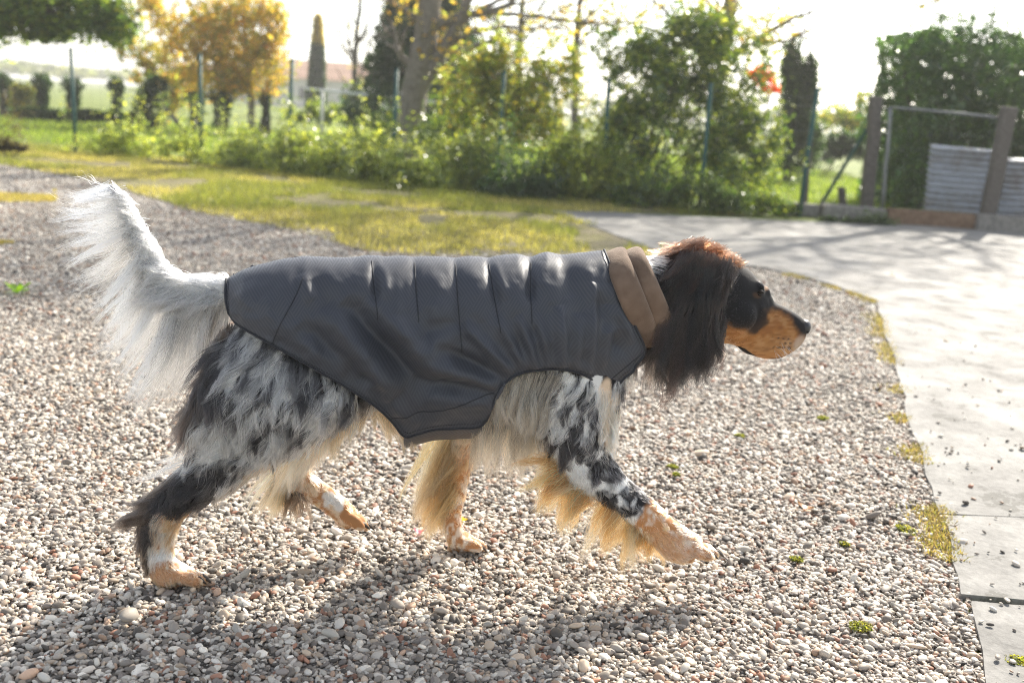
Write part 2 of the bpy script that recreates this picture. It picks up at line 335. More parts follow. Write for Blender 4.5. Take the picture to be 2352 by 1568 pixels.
# grass and moss along the concrete edge, thin patches in the gravel
EE = np.concatenate([np.linspace(EDGE[i], EDGE[i+1], 50) for i in range(7, len(EDGE)-1)]); 
k = rng.integers(0, len(EE), 16000); xy = EE[k]+np.c_[-np.abs(rng.normal(0, .035, 16000))+.015, rng.normal(0, .04, 16000)]; nn1 = noise3(np.c_[xy*6, xy[:, :1]*0], 7); far_k = xy[:, 1] > 3.6; kp = (nn1 > np.where(far_k, .52, .66)); xy = xy[kp]; n = len(xy)
blades('edge_moss', xy, rng.uniform(.004, .018, n), rng.uniform(.0010, .0022, n), palette(n, [(.30,.25,.08),(.22,.22,.06),(.34,.26,.13),(.16,.12,.07)]), M_BLADE, 'yellow moss and dry grass along the concrete edge', 'moss', z0=.006, lean=.7)

for (a0, a1, b0, b1, k) in ((-40, 130, 440, 466, 6000), (-40, 110, 560, 578, 3500), (860, 1060, 590, 600, 10)):
    q_ = gnd(rng.uniform(a0, a1, k), rng.uniform(b0, b1, k)); q_ = q_[noise3(np.c_[q_[:, :2]*3, q_[:, :1]*0], 17) > .42]; n = len(q_)
    if n > 50: blades('verge_grass', q_[:, :2], rng.uniform(.008, .025, n), rng.uniform(.0015, .003, n), palette(n, [(.34,.28,.08),(.28,.26,.06),(.42,.33,.14)]), M_BLADE, 'thin yellow moss strip across the gravel at the left edge', 'moss', z0=.006, lean=.7)
# ------------------------------------------------------------------ fence, gate, boards, sheets
M_GREEN = simple('green_plastic', (.010,.060,.050), (.018,.085,.070), 30, .5, .1, .001)
M_WIRE = simple('wire', (.06,.09,.08), (.12,.15,.13), 30, .5, 0)
M_WOOD = simple('grey_wood', (.065,.057,.05), (.15,.132,.115), 35, .85, .6, .006)
M_WOOD2 = simple('brown_wood', (.13,.075,.045), (.26,.17,.11), 25, .85, .6, .006)
M_ZINC = simple('zinc_tube', (.14,.15,.15), (.26,.265,.26), 40, .45, .1, .001, .5, .4)
M_BLOCK = simple('old_concrete_block', (.13,.12,.105), (.30,.28,.25), 30, .9, .6, .006)
M_BARK = simple('bark', (.10,.085,.068), (.24,.21,.175), 22, .9, .9, .012)
M_BARKD = simple('bark_dark', (.045,.038,.03), (.11,.092,.075), 25, .9, .8, .01)
fence = empty('wire_fence', (-1.7, 11.0, 0)); tag(fence, 'green wire mesh fence on thin green posts along the verge', 'fence')
FP = [(173,350,12.1),(462,385,11.65),(664,410,11.2),(900,437,10.75),(1140,445,10.4),(1380,465,10.15),(1606,480,9.95)]
FB = [np.array((at(a, b, Y)[0], Y, 0.)) for a, b, Y in FP]; FB = [FB[0]+(FB[0]-FB[1])*1.0]+FB+[FB[-1]+np.array((.95, -.08, 0))]
for b in FB:
    m = MB(); hgt = 1.17+rng.uniform(-.03, .03); tl = rng.normal(0, .012, 2)
    m.tube([b+(0, 0, -.2), b+(0, 0, .4), b+(tl[0], tl[1], hgt)], .021, 10); m.tube([b+(tl[0], tl[1], hgt), b+(tl[0], tl[1], hgt+.02)], [.024, .018], 10)
    put(m.build('post', M_GREEN, None, True), fence)
for h in (.12, .35, .58, .81, 1.04, 1.12):
    P = []
    for i in range(len(FB)-1):
        for f in np.linspace(0, 1, 6)[:-1]: P.append(FB[i]*(1-f)+FB[i+1]*f+np.array((0, -.022, h-.02*math.sin(f*math.pi))))
    P.append(FB[-1]+np.array((0, -.022, h))); V, F = tube(np.array(P), .0014, 5); put(mesh_np('wire', V, F, M_WIRE, None, True), fence)
m = MB()
for i in range(len(FB)-1):
    L = np.linalg.norm(FB[i+1]-FB[i]); k = int(L/.12)
    for j in range(1, k):
        b = FB[i]+(FB[i+1]-FB[i])*j/k+np.array((0, -.024, 0)); V, F = tube([b+(0, 0, .05), b+(0, 0, 1.12)], .0008, 4, False); m.add(V, F)
o = put(m.build('wire_mesh', M_WIRE, None), fence); o['kind'] = 'stuff'
def prism_post(name, px0, py0, px1, py1, Y, w, mat, parent=None, d=None):
    """square post from a foot point to a head point"""
    a = at(px0, py0, Y); b = at(px1, py1, Y); m = MB(); n = 7; P = np.linspace(a, b, n); P = P+np.c_[rng.normal(0, .004, n), np.zeros(n), np.zeros(n)]
    d = d or w; V = []
    for p in P: V += [p+(-w/2, -d/2, 0), p+(w/2, -d/2, 0), p+(w/2, d/2, 0), p+(-w/2, d/2, 0)]
    F = [(i*4+j, i*4+(j+1) % 4, (i+1)*4+(j+1) % 4, (i+1)*4+j) for i in range(n-1) for j in range(4)]+[(3, 2, 1, 0), tuple((n-1)*4+j for j in range(4))]
    o = mesh_np(name, V, F, mat, None)
    bv = o.modifiers.new('edge', 'BEVEL'); bv.width = min(w, d)*.12; bv.segments = 2
    if parent: put(o, parent)
    return o
tag(prism_post('gate_post', 1990, 492, 2012, 222, 10.5, .115, M_WOOD), 'weathered wooden gate post beside the hedge end', 'post')
tag(prism_post('gate_post', 2258, 540, 2318, 246, 9.75, .125, M_WOOD), 'weathered wooden gate post in front of the corrugated sheets', 'post')
gate = empty('metal_gate', at(2030, 480, 10.35)); tag(gate, 'open metal gate frame of zinc tubes hung between the wooden posts', 'gate')
ga, gb, gc = at(2026, 478, 10.4), at(2046, 246, 10.4), at(2292, 270, 9.8)
gd = np.array((gc[0], gc[1], ga[2]))
for nm, A_, B_, r in (('upright', ga, gb, .019), ('top_rail', gb, gc, .014)):
    V, F = tube(np.linspace(A_, B_, 8)+rng.normal(0, .003, (8, 3)), r, 10); put(mesh_np(nm, V, F, M_ZINC, None, True), gate)
for j in range(4):
    f = (j+1)/5; V, F = tube(np.linspace(ga*(1-f)+gb*f, gd*(1-f)+gc*f, 5), .0016, 5); put(mesh_np('wire', V, F, M_WIRE, None, True), gate)
def sheet(label, corners, Y0, Y1, n):
    (x0, y0), (x1, y1), (x2, y2), (x3, y3) = corners        # top left, top right, bottom right, bottom left
    nu_, nv_ = 14, n*8+1; V = []
    for i in range(nv_):
        f = i/(nv_-1)
        for k in range(nu_):
            g_ = k/(nu_-1); px = (x0*(1-g_)+x1*g_)*(1-f)+(x3*(1-g_)+x2*g_)*f; py = (y0*(1-g_)+y1*g_)*(1-f)+(y3*(1-g_)+y2*g_)*f
            V.append(at(px, py, Y0*(1-g_)+Y1*g_)+np.array((0, .036*math.cos(f*n*2*math.pi)+.012*(noise3(np.array([[f*4, g_*4, n]]))[0]-.5)-.05*f, 0)))
    F = np.array([(i*nu_+k, i*nu_+k+1, (i+1)*nu_+k+1, (i+1)*nu_+k) for i in range(nv_-1) for k in range(nu_-1)])
    o = mesh_np('corrugated_sheet', V, F, M_SHEET, None, True); s_ = o.modifiers.new('t', 'SOLIDIFY'); s_.thickness = .003; return tag(o, label, 'metal sheet', 'corrugated sheets behind the gate')
t = NT('weathered_zinc'); n1 = t.noise(3.0, 5, .6); n2 = t.noise(26, 4, .7); f_ = t.math('ADD', t.math('MULTIPLY', n1.outputs['Fac'], .6), t.math('MULTIPLY', n2.outputs['Fac'], .4))
t.col(t.ramp(f_, [(.33, (.18,.12,.09)), (.43, (.28,.26,.25)), (.53, (.42,.44,.48)), (.7, (.56,.59,.64))])); t.rough(.5, .5); t.b.inputs['Metallic'].default_value = .25; t.bump(n2.outputs['Fac'], .15, .002); M_SHEET = t.m
sheet('bluish grey corrugated metal sheet left of the front gate post', [(2138,332),(2286,344),(2268,496),(2116,484)], 10.35, 10.05, 11)
sheet('brownish corrugated metal sheet right of the front gate post', [(2300,362),(2480,372),(2470,512),(2284,500)], 10.0, 9.75, 10)
def blockpx(name, x0, y0, x1, y1, Y, dpt, mat, label, cat, rz=0, bev=.01):
    a, b = at(x0, y1, Y), at(x1, y1, Y); tz = at(x0, y0, Y)[2]; w = b[0]-a[0]; h = max(.03, tz-a[2]); z = max(0, a[2]); m = MB(); V, F = boxmesh((w, dpt, h), bev); V = np.array(V)
    V += (noise3(V*14, 3)-.5)[:, None]*np.array((.02, .01, .014)); ang = math.atan2(at(x1, y1, Y-.0)[2]-a[2], w)*0
    c, s_ = math.cos(rz), math.sin(rz); V = V @ np.array([[c, s_, 0], [-s_, c, 0], [0, 0, 1]])
    return tag(mesh_np(name, V+np.array(((a[0]+b[0])/2, Y+dpt/2, z+h/2)), F, mat), label, cat)
blockpx('concrete_block', 1793, 468, 1882, 497, 9.9, .2, M_BLOCK, 'pale flat concrete block by the wooden stake', 'block', -.08)
blockpx('hollow_block', 1892, 482, 2036, 515, 9.75, .25, M_BLOCK, 'dark hollow concrete block against the first gate post', 'block', -.08)
blockpx('timber_sleeper', 2040, 484, 2250, 520, 9.65, .12, M_WOOD2, 'long brown timber board lying below the gate', 'board', -.1)
blockpx('concrete_footing', 2248, 505, 2420, 545, 9.5, .25, M_BLOCK, 'dark concrete footing at the foot of the front gate post', 'block', -.1)
tag(prism_post('wooden_stake', 1844, 480, 1858, 328, 10.6, .06, M_WOOD), 'tall weathered wooden stake behind the flat concrete block', 'stake')
tag(prism_post('wooden_stake', 1936, 482, 1932, 430, 11.2, .07, M_WOOD), 'short wooden stake on the grass left of the gate', 'stake')
V, F = tube(np.linspace(at(1878, 482, 10.9), at(2012, 262, 10.65), 6), .02, 8); tag(mesh_np('green_pole', V, F, M_GREEN, None, True), 'thin green pole leaning against the first gate post', 'pole')
M_WPIPE = simple('white_pipe', (.62,.62,.60), (.75,.75,.72), 10, .5, 0)
rail = empty('white_rail', at(740, 250, 19)); tag(rail, 'long white horizontal rail on thin uprights behind the bare trunk', 'rail')
V, F = tube(np.linspace(at(700, 204, 19), at(1080, 243, 17.5), 6), .024, 8); put(mesh_np('rail_bar', V, F, M_WPIPE, None, True), rail)
for (a, b, Y) in ((741, 208, 18.85), (1040, 239, 17.7)):
    q_ = at(a, b, Y); V, F = tube([(q_[0], Y, 0), q_], .03, 8); put(mesh_np('upright', V, F, M_WPIPE, None, True), rail)

# ------------------------------------------------------------------ vegetation
def leaves(C, size, cols, aspect=.45, up=.35, droop=0.0):
    n = len(C); size = np.broadcast_to(size, (n,)); d = rng.normal(0, 1, (n, 3)); d[:, 2] = d[:, 2]*.6-droop; d /= np.linalg.norm(d, axis=1)[:, None]
    nn_l = rng.normal(0, 1, (n, 3)); nn_l[:, 2] += up*2.2; s_ = np.cross(d, nn_l); s_ /= np.linalg.norm(s_, axis=1)[:, None]+1e-9; nl = np.cross(s_, d)
    V = np.empty((n, 4, 3)); L = size[:, None]; V[:, 0] = C-d*L*.5; V[:, 1] = C+s_*L*aspect*.5+nl*L*.10; V[:, 2] = C+d*L*.5-nl*L*.06; V[:, 3] = C-s_*L*aspect*.5+nl*L*.10
    return V.reshape(-1, 3), np.arange(n*4).reshape(n, 4), np.repeat(cols, 4, 0)
def blobpts(blobs, n, Y, hollow=.55, thick=.8, rag=.5, gap=.42):
    """points through the volume of lobes given in the side view (x, y, rx, ry[, depth shift]), thinner inside, ragged outside"""
    vol = np.array([b[2]*b[3] for b in blobs], float)**.9; k = rng.choice(len(blobs), n, p=vol/vol.sum()); Bq = np.array([tuple(b)+((0,) if len(b) == 4 else ()) for b in blobs], float)[k]
    d = rng.normal(0, 1, (n, 3)); d /= np.linalg.norm(d, axis=1)[:, None]; r = (hollow**3+(1-hollow**3)*rng.random(n))**(1/3)
    lump = noise3(d*2.3+k[:, None]*7.1, 2)*.7+noise3(d*5.5+k[:, None]*3.3, 4)*.5; r = r*(1-rag*.55+rag*lump)
    sc = Y/FOC; c = at(Bq[:, 0], Bq[:, 1], Y+Bq[:, 4]); rad = np.c_[Bq[:, 2]*sc, thick*np.minimum(Bq[:, 2], Bq[:, 3]*1.3)*sc, Bq[:, 3]*sc]
    P = c+d*r[:, None]*rad; out = rng.random(n) < .22; P[out] += (d*rad)[out]*(np.abs(rng.normal(0, .22, n))*rag*1.6)[out][:, None]
    fq = 5.5*FOC/Y/np.median(Bq[:, 2]); keep = fbm(P*fq*.35, 11, 2) > gap; P = P[keep] if keep.sum() > n*.3 else P
    P[:, 2] = np.abs(P[:, 2])+.01; return P
def twigs(stems, count, seed=0, ln=(25, 90), rmax=2.4):
    r = np.random.default_rng(seed); out = list(stems)
    for _ in range(count):
        st = np.array(out[r.integers(0, len(stems))], float)[:, :3]; k = r.integers(max(1, len(st)//3), len(st)); f = r.random(); p = st[k-1]*(1-f)+st[k]*f; d0 = st[k, :2]-st[k-1, :2]; d0 = d0/(np.linalg.norm(d0)+1e-6)
        an = r.choice([-1, 1])*r.uniform(.4, 1.2); d = np.array([d0[0]*math.cos(an)-d0[1]*math.sin(an), d0[0]*math.sin(an)+d0[1]*math.cos(an)]); L = r.uniform(*ln); r0 = min(p[2]*.5, rmax); pts = [(p[0], p[1], r0, 0.0)]; q = p[:2].copy(); dz = r.normal(0, .25)
        for j in range(3): d = d+np.array([r.normal(0, .25), r.normal(0, .25)-.12]); d /= np.linalg.norm(d); q = q+d*L/3; pts.append((q[0], q[1], max(.45, r0*(1-.28*(j+1))), dz*(j+1)))
        out.append(pts)
    return out
def plant(name, label, cat, blobs, Y, n, size, cols, ps=None, mat=None, group=None, base=None, stem_r=.012, part='foliage', hollow=.45, rag=.5, aspect=.45, bark=None, stems=None, var=.22, stem_name='stem', thick=.8, droop=0, gap=.42, sprigs=0):
    b0 = blobs[0]; bx = at(base if base is not None else b0[0], b0[1], Y)[0]; root = empty(name, (bx, Y, 0)); tag(root, label, cat, group)
    P = blobpts(blobs, n, Y, hollow, thick, rag, gap); 
    if sprigs:                                      # upright leafy shoots standing out of the mass
        ex = []
        for _ in range(sprigs):
            b = blobs[rng.integers(0, len(blobs))]; f0 = at(b[0]+rng.normal(0, b[2]*.6), b[1], Y+rng.normal(0, .25)); h_ = rng.uniform(.25, .75); k = int(24*h_/.4); zz = f0[2]*rng.uniform(.3, 1)+h_*rng.random(k); lx = rng.normal(0, .12)
            ex.append(np.c_[f0[0]+lx*(zz-f0[2])+rng.normal(0, .03, k), f0[1]+rng.normal(0, .03, k), np.maximum(zz, .02)])
        P = np.concatenate([P]+ex)
    n = len(P); cc_ = palette(n, cols, ps, var)
    V, F, C_ = leaves(P, size*np.exp(rng.normal(0, .25, n)), cc_, aspect, droop=droop); put(mesh_np(part, V, F, mat or M_LEAF, cols=C_), root)
    m = MB()
    if stems is None:
        for b in blobs:
            e = at(b[0], b[1], Y+(b[4] if len(b) > 4 else 0)); s0 = np.array((bx, Y, -.02))+np.array((rng.normal(0, .04), rng.normal(0, .04), 0)); mid = s0*.5+e*.5+np.array((rng.normal(0, .05), 0, .05))
            m.tube(resample([s0, mid, e], 8), np.linspace(stem_r, stem_r*.35, 8), 7)
            for q_ in range(5):
                e2 = P[rng.integers(0, n)]; 
                if np.linalg.norm(e2-e) < 2.5*b[2]*Y/FOC: m.tube(resample([mid*.3+e*.7, (e+e2)/2+rng.normal(0, .03, 3), e2], 6), np.linspace(stem_r*.4, stem_r*.1, 6), 5)
    else:
        for path in stems:
            p = np.array([tuple(v)+(0,)*(4-len(v)) for v in path], float); W3 = at(p[:, 0], p[:, 1], Y+(p[:, 3] if p.shape[1] > 3 else 0)); q_ = resample(np.c_[W3, p[:, 2]*Y/FOC], max(8, len(p)*4)); q_[:, :3] += rng.normal(0, .006, (len(q_), 3)); m.tube(q_[:, :3], np.abs(q_[:, 3])+.001, 9)
    put(m.build(stem_name, bark or M_BARKD, None, True), root); return root
GRN = [(.065,.115,.024),(.10,.155,.03),(.15,.20,.035),(.040,.075,.022)]; YEL = [(.38,.29,.06),(.29,.25,.055),(.40,.24,.05),(.18,.20,.045)]; DRK = [(.018,.040,.016),(.028,.058,.022),(.045,.075,.028)]
LIM = [(.23,.27,.05),(.32,.34,.07),(.15,.20,.04),(.08,.12,.03)]
def cone(name, label, px, ytop, ybot, Y, wpx, n, size, cols, rag=.35, yel_top=0, power=.7):
    base = at(px, ybot, Y); top = at(px, ytop, Y); H = top[2]; root = tag(empty(name, (base[0], Y, 0)), label, 'tree'); u = rng.random(n)**.8; rr = wpx*Y/FOC*(1-u)**power*(.55+.45*np.sqrt(rng.random(n)))+.02
    a = rng.uniform(0, 6.28, n); rr = rr*(1-rag/2+rag*noise3(np.c_[np.cos(a)*2, np.sin(a)*2, u*H*3.5], 3)); P = np.c_[base[0]+rr*np.cos(a), Y+rr*np.sin(a), .1+u*(H-.1)]; P += rng.normal(0, .03*H*.5*rag, P.shape); kp = fbm(P*(9/H), 8, 2) > .34*min(1, rag*2); P, u = P[kp], u[kp]; n = len(P); cc_ = palette(n, cols)
    if yel_top: cc_ = np.where((u > yel_top)[:, None], palette(n, YEL[:2]), cc_)
    V, F, C_ = leaves(P, size*np.exp(rng.normal(0, .25, n)), cc_, .4, .1); put(mesh_np('crown', V, F, M_LEAF, cols=C_), root)
    V, F = tube(np.linspace((base[0], Y, -.05), (base[0], Y, H*.95), 8), np.linspace(.07, .01, 8)*max(1, Y/20), 8); put(mesh_np('trunk', V, F, M_BARKD, None, True), root); return root
# far line of the land
x = rng.uniform(-190, 190, 16000); zz_ = 1.6+4.5*fbm(np.c_[x*.03, 0*x, 0*x], 3, 3)*rng.random(16000); P = np.c_[x, 150+rng.normal(0, 4, 16000), zz_*.8]
V, F, C_ = leaves(P, rng.uniform(.7, 1.6, 16000), palette(16000, [(.10,.12,.07),(.14,.15,.10),(.08,.10,.06)])); tag(mesh_np('far_woodland', V, F, M_LEAF, cols=C_), 'pale far-off line of woodland along the horizon', 'woodland', kind='stuff')
M_WALL = simple('pale_render', (.48,.45,.40), (.58,.55,.50), 2, .9, 0); M_ROOF = simple('terracotta', (.30,.17,.11), (.42,.26,.18), 6, .85, .3, .02); M_PANE = simple('window_dark', (.03,.035,.04), (.06,.065,.07), 3, .15, 0)
def house(label, px, Y, w, h, d, rz, wins):
    b = at(px, 220, Y); r = empty('farm_building', (b[0], Y, 0)); r.rotation_euler = (0, 0, rz); tag(r, label, 'building')
    def ch(n, m): o = m; o.parent = r; return o
    mb = MB(); mb.box((0, 0, h/2), (w, d, h)); ch('w', mb.build('wall', M_WALL)); V = [(-w/2-.3, -d/2-.3, h), (w/2+.3, -d/2-.3, h), (w/2+.3, d/2+.3, h), (-w/2-.3, d/2+.3, h), (-w/2-.3, 0, h+d*.22), (w/2+.3, 0, h+d*.22)]
    ch('r', mesh_np('roof', V, [(0, 1, 5, 4), (2, 3, 4, 5), (0, 4, 3), (1, 2, 5), (3, 2, 1, 0)], M_ROOF))
    for k in range(wins): q_ = MB(); q_.box((-w/2+w*(k+.5)/wins, -d/2-.01, h*.5), (w*.09, .06, h*.4)); ch('x', q_.build('window', M_PANE))
house('long pale farm building with a low tiled roof beyond the cypress', 830, 75, 15, 1.9, 6, -.05, 5); house('low pale farm building far behind the yellow tree', 560, 95, 10, 1.7, 6, .1, 3)
# left garden
ST = 'clipped ivy-covered stumps across the lawn'
for i, (px, yt, yb, wd, Y, lab) in enumerate([(8,172,262,20,21.5,'dark ivy-topped stump at the far left edge'),(96,174,268,24,21.5,'dark ivy stump with a bulging head beside the olive bush'),(166,180,272,26,21,'broad dark ivy pillar behind the first green post'),(266,182,278,20,21,'slim dark ivy stump with a rounded head'),
        (450,205,298,26,20.5,'dark ivy pillar behind the second green post'),(508,208,300,30,20,'thick dark ivy stump with a swollen top'),(609,216,300,12,20,'thin dark ivy stump beside the yellow tree trunk')]):
    h = yb-yt; plant('ivy_stump', lab, 'stump', [(px, yt+h*.18, wd, h*.2), (px+3, yt+h*.5, wd*.62, h*.3), (px+2, yt+h*.8, wd*.55, h*.25)], Y, 1700, .085, DRK, None, M_GLOSS, ST, stem_r=.07, hollow=.2, rag=.4, stem_name='trunk')
plant('olive_bush', 'rounded olive green bush between the ivy stumps', 'bush', [(55,232,48,32),(40,215,26,20)], 22.5, 2600, .10, [(.10,.12,.035),(.07,.09,.03),(.15,.15,.05)])
plant('low_hedge', 'low dark clipped hedge at the lawn edge', 'hedge', [(70,262,45,12),(130,264,50,12),(200,266,50,13),(260,270,40,12)], 20.5, 5000, .08, DRK)
plant('dark_bush', 'dark bushy shrub beside the leaning branch', 'bush', [(345,240,36,40),(330,275,40,20),(360,205,26,30)], 20, 3600, .10, DRK+[(.07,.10,.03)])
V, F = tube(resample(at(np.array([425,400,382,366]), np.array([306,272,250,228]), 19.0+np.zeros(4)), 12), np.linspace(.06, .02, 12), 8); tag(mesh_np('fallen_branch', V, F, M_BARK, None, True), 'pale dead branch leaning beside the dark bush', 'branch')
plant('overhanging_tree', 'dark leafy tree hanging over the top left corner', 'tree', [(40,15,90,50),(130,10,100,55),(210,35,70,55),(265,50,45,50),(20,70,55,28),(110,75,60,24),(-80,0,110,90),(-170,40,100,100)], 14, 15000, .095, GRN+[(.20,.22,.03)], [.3,.25,.15,.15,.15], base=-190, part='crown', hollow=.1, rag=.8, gap=.36, stem_name='trunk', stems=[[(-190,345,34),(-185,200,28),(-150,80,22),(-60,10,14),(60,20,8),(200,40,4)],[(-150,80,16),(-120,0,12),(-60,-80,7)]])
plant('yellow_tree', 'autumn yellow tree with a slim grey trunk on the lawn', 'tree', [(400,50,70,60),(470,80,80,70),(550,100,80,70),(600,150,60,60),(480,160,80,50),(560,195,70,34),(420,140,50,50),(620,60,50,60),(520,10,90,50),(350,20,50,40)], 20, 15000, .10, YEL, [.35,.25,.18,.22], base=578, part='crown', hollow=.15, rag=.9, bark=M_BARK, stem_name='trunk', stems=[[(578,296,9),(577,240,8),(572,190,7),(565,130,6),(560,60,4),(555,0,3)],[(572,190,5),(520,130,4),(470,80,3),(420,50,2)],[(568,160,5),(600,110,4),(630,60,2)],[(575,215,4),(500,170,3),(440,150,2)]])
plant('golden_shrub', 'loose olive gold shrub left of the yellow tree', 'bush', [(380,230,40,40),(410,190,50,40),(330,170,30,26),(350,130,30,30),(300,110,40,30)], 21, 4200, .10, YEL+GRN[1:3], None, hollow=.1, rag=.9)
cone('cypress', 'slim dark cypress with a yellowed tip against the white sky', 727, 36, 240, 38, 21, 9000, .20, DRK, .3, .72, .6)
plant('bare_tree', 'thin bare tree beside the cypress', 'tree', [(815,120,30,120)], 26, 160, .09, YEL, None, part='crown', stem_name='trunk', stems=twigs([[(812,262,7),(814,180,6),(818,90,5),(828,0,4),(832,-40,3)],[(816,160,3),(800,80,2),(795,0,1)],[(818,110,3),(845,50,2),(860,0,1)],[(814,200,3),(838,150,2),(850,90,1)],[(817,130,2),(790,110,1.2),(778,70,.8)]], 50, 8))
# middle
cone('dark_conifer', 'big dark conifer behind the forked grey trunk', 965, -110, 330, 19, 165, 26000, .12, [(.020,.045,.025),(.030,.060,.030),(.045,.075,.035)], .75, 0, .75)
brs = [[(926,362,34),(936,310,31),(946,240,29),(962,160,28),(978,80,26),(988,0,24),(998,-70,20)],[(950,232,20),(968,195,19),(997,143,16),(1024,100,14),(1051,58,12),(1078,0,10),(1090,-40,8)],[(980,180,11),(1017,143,10),(1067,113,7),(1117,98,5),(1150,80,3)],
       [(992,62,12),(1030,48,10),(1067,37,9),(1120,28,8),(1160,16,6),(1190,-6,4)],[(944,150,8),(917,123,7),(907,88,5),(900,50,3)],[(965,45,8),(917,17,6),(888,-4,4)],[(1067,37,6),(1150,30,5),(1250,42,4),(1380,55,3),(1500,50,2)],[(1051,58,6),(1110,20,5),(1180,-10,4)],
       [(1024,100,5),(1100,70,4),(1200,62,3),(1300,70,2)],[(1160,16,3),(1230,0,2),(1300,-20,1.5)],[(907,88,3),(880,60,2),(868,30,1)],[(1117,98,3),(1160,110,2),(1200,100,1)],[(1250,42,2),(1300,20,1.5),(1350,0,1)]]
plant('forked_tree', 'big forked grey tree with nearly bare branches behind the fence', 'tree', [(1090,40,120,50),(1000,100,70,70),(1250,50,150,35),(940,20,60,40)], 14, 520, .09, YEL, None, part='crown', bark=M_BARK, stem_name='trunk', stems=twigs(brs, 110, 3)+twigs([[(998,-70,20),(1010,-300,16),(1000,-600,9),(990,-850,4)],[(1005,-200,10),(1120,-380,7),(1220,-560,3)],[(1005,-150,10),(880,-330,7),(800,-520,3)],[(1008,-350,8),(1090,-560,5),(1120,-760,2)]], 70, 9, (60, 200), 4), hollow=.1, base=930, rag=.9)
for px, lab in ((1322, 'thin bare trunk rising left of the tall glossy shrub'), (1190, 'thin bare trunk behind the yellow green shrub')):
    plant('bare_tree', lab, 'tree', [(px+5,40,60,50)], 22, 260, .09, YEL+GRN[1:2], None, part='crown', stem_name='trunk', stems=twigs([[(px-4,330,9),(px,200,8),(px+2,120,8),(px+8,30,6),(px+12,-40,4)],[(px,110,3),(px+50,60,2),(px+110,40,1)],[(px+3,90,3),(px-40,50,2),(px-90,30,1)],[(px+4,60,3),(px+60,10,2),(px+90,-20,1)]], 60, px))
plant('yellow_green_shrub', 'tall yellow green shrub in the middle of the fence', 'shrub', [(1110,265,75,75),(1180,240,85,80),(1260,240,80,90),(1190,150,65,60),(1130,180,60,60),(1240,300,90,50),(1065,200,55,65),(1290,150,60,60),(1120,110,45,45)], 11.6, 16000, .062, LIM+YEL[:2], [.22,.14,.24,.18,.11,.11], M_GLOSS, hollow=.1, rag=1.0, gap=.45, sprigs=20)
plant('glossy_shrub', 'tall broad glossy green shrub overgrowing the fence', 'shrub', [(1470,190,80,90),(1560,150,85,90),(1640,150,85,95),(1600,70,80,55),(1700,140,70,70),(1420,120,60,60),(1750,310,55,80),(1540,270,100,90),(1650,290,100,100),(1460,300,70,80),(1600,390,110,80),(1700,370,80,85),(1720,240,55,75),(1500,90,60,50)], 10.7, 31000, .060, GRN+LIM[:2], [.24,.24,.17,.12,.14,.09], M_GLOSS, hollow=.15, rag=1.0, gap=.45, sprigs=40)
plant('autumn_tree', 'slender tree with sparse yellow leaves above the glossy shrub', 'tree', [(1700,60,90,55),(1560,40,90,45),(1640,20,80,40),(1790,50,50,40),(1740,110,50,40),(1430,30,70,40),(1720,-350,260,200),(1740,-750,230,260),(2020,-1000,150,220),(1900,-1250,150,120),(1880,-520,120,100)], 13.5, 10500, .075, YEL+LIM[:2], [.3,.2,.1,.15,.15,.1], None, base=1640, part='crown', bark=M_BARK, hollow=.05, rag=.9, stem_name='trunk', stems=twigs([[(1640,420,12),(1640,260,11),(1665,160,9),(1720,100,7),(1790,60,5),(1860,30,3),(1950,5,2)],[(1645,230,7),(1600,120,5),(1550,50,4),(1500,0,3)],[(1665,160,5),(1680,80,4),(1690,0,3)],[(1720,100,4),(1800,95,3),(1880,60,2),(2000,20,1.5)],[(1600,120,4),(1500,70,3),(1400,45,2)]], 80, 5)+twigs([[(1665,160,12),(1685,-100,13),(1715,-400,12),(1740,-800,9),(1745,-1150,4)],[(1700,-250,10),(1850,-450,8),(1960,-700,6),(2020,-1000,4),(2060,-1280,2)],[(1960,-700,5),(2080,-880,4),(2180,-1050,2)],[(1730,-700,8),(1850,-1000,6),(1920,-1300,3)],[(1700,-300,6),(1560,-520,4),(1480,-760,2)],[(1730,-600,5),(1860,-800,3),(1900,-1000,1.5)],[(1690,-150,5),(1860,-260,4),(2020,-330,2)],[(1690,-130,5),(1540,-260,4),(1400,-340,2)]], 150, 6, (90, 260), 5))
plant('red_sapling', 'small sapling with orange red leaves left of the dark conifer', 'sapling', [(1750,178,26,20),(1772,205,22,13),(1735,165,22,14)], 11.5, 420, .075, [(.55,.12,.04),(.60,.22,.05),(.45,.09,.04)], None, stem_r=.012)
plant('dark_conifer', 'narrow dark conifer between the glossy shrub and the hedge', 'tree', [(1818,160,22,60),(1855,190,20,60),(1835,240,40,70),(1832,320,50,80)], 16, 9000, .08, DRK+[(.05,.08,.035)], None, M_LEAF, part='crown', stem_name='trunk', stem_r=.03, hollow=.05, rag=.8, gap=.30, base=1832)
plant('back_hedge', 'low dark hedge seen through the gap beside the gate', 'hedge', [(1890,340,60,30),(1960,335,60,32),(2010,345,50,30)], 19, 5000, .10, DRK, None, hollow=.2)
plant('garden_shrub', 'pale loose shrub in the gap left of the hedge', 'bush', [(1920,270,40,26),(1960,285,40,26),(1990,245,25,30)], 22, 2200, .10, LIM+YEL[:1], None, hollow=.1, rag=.9)
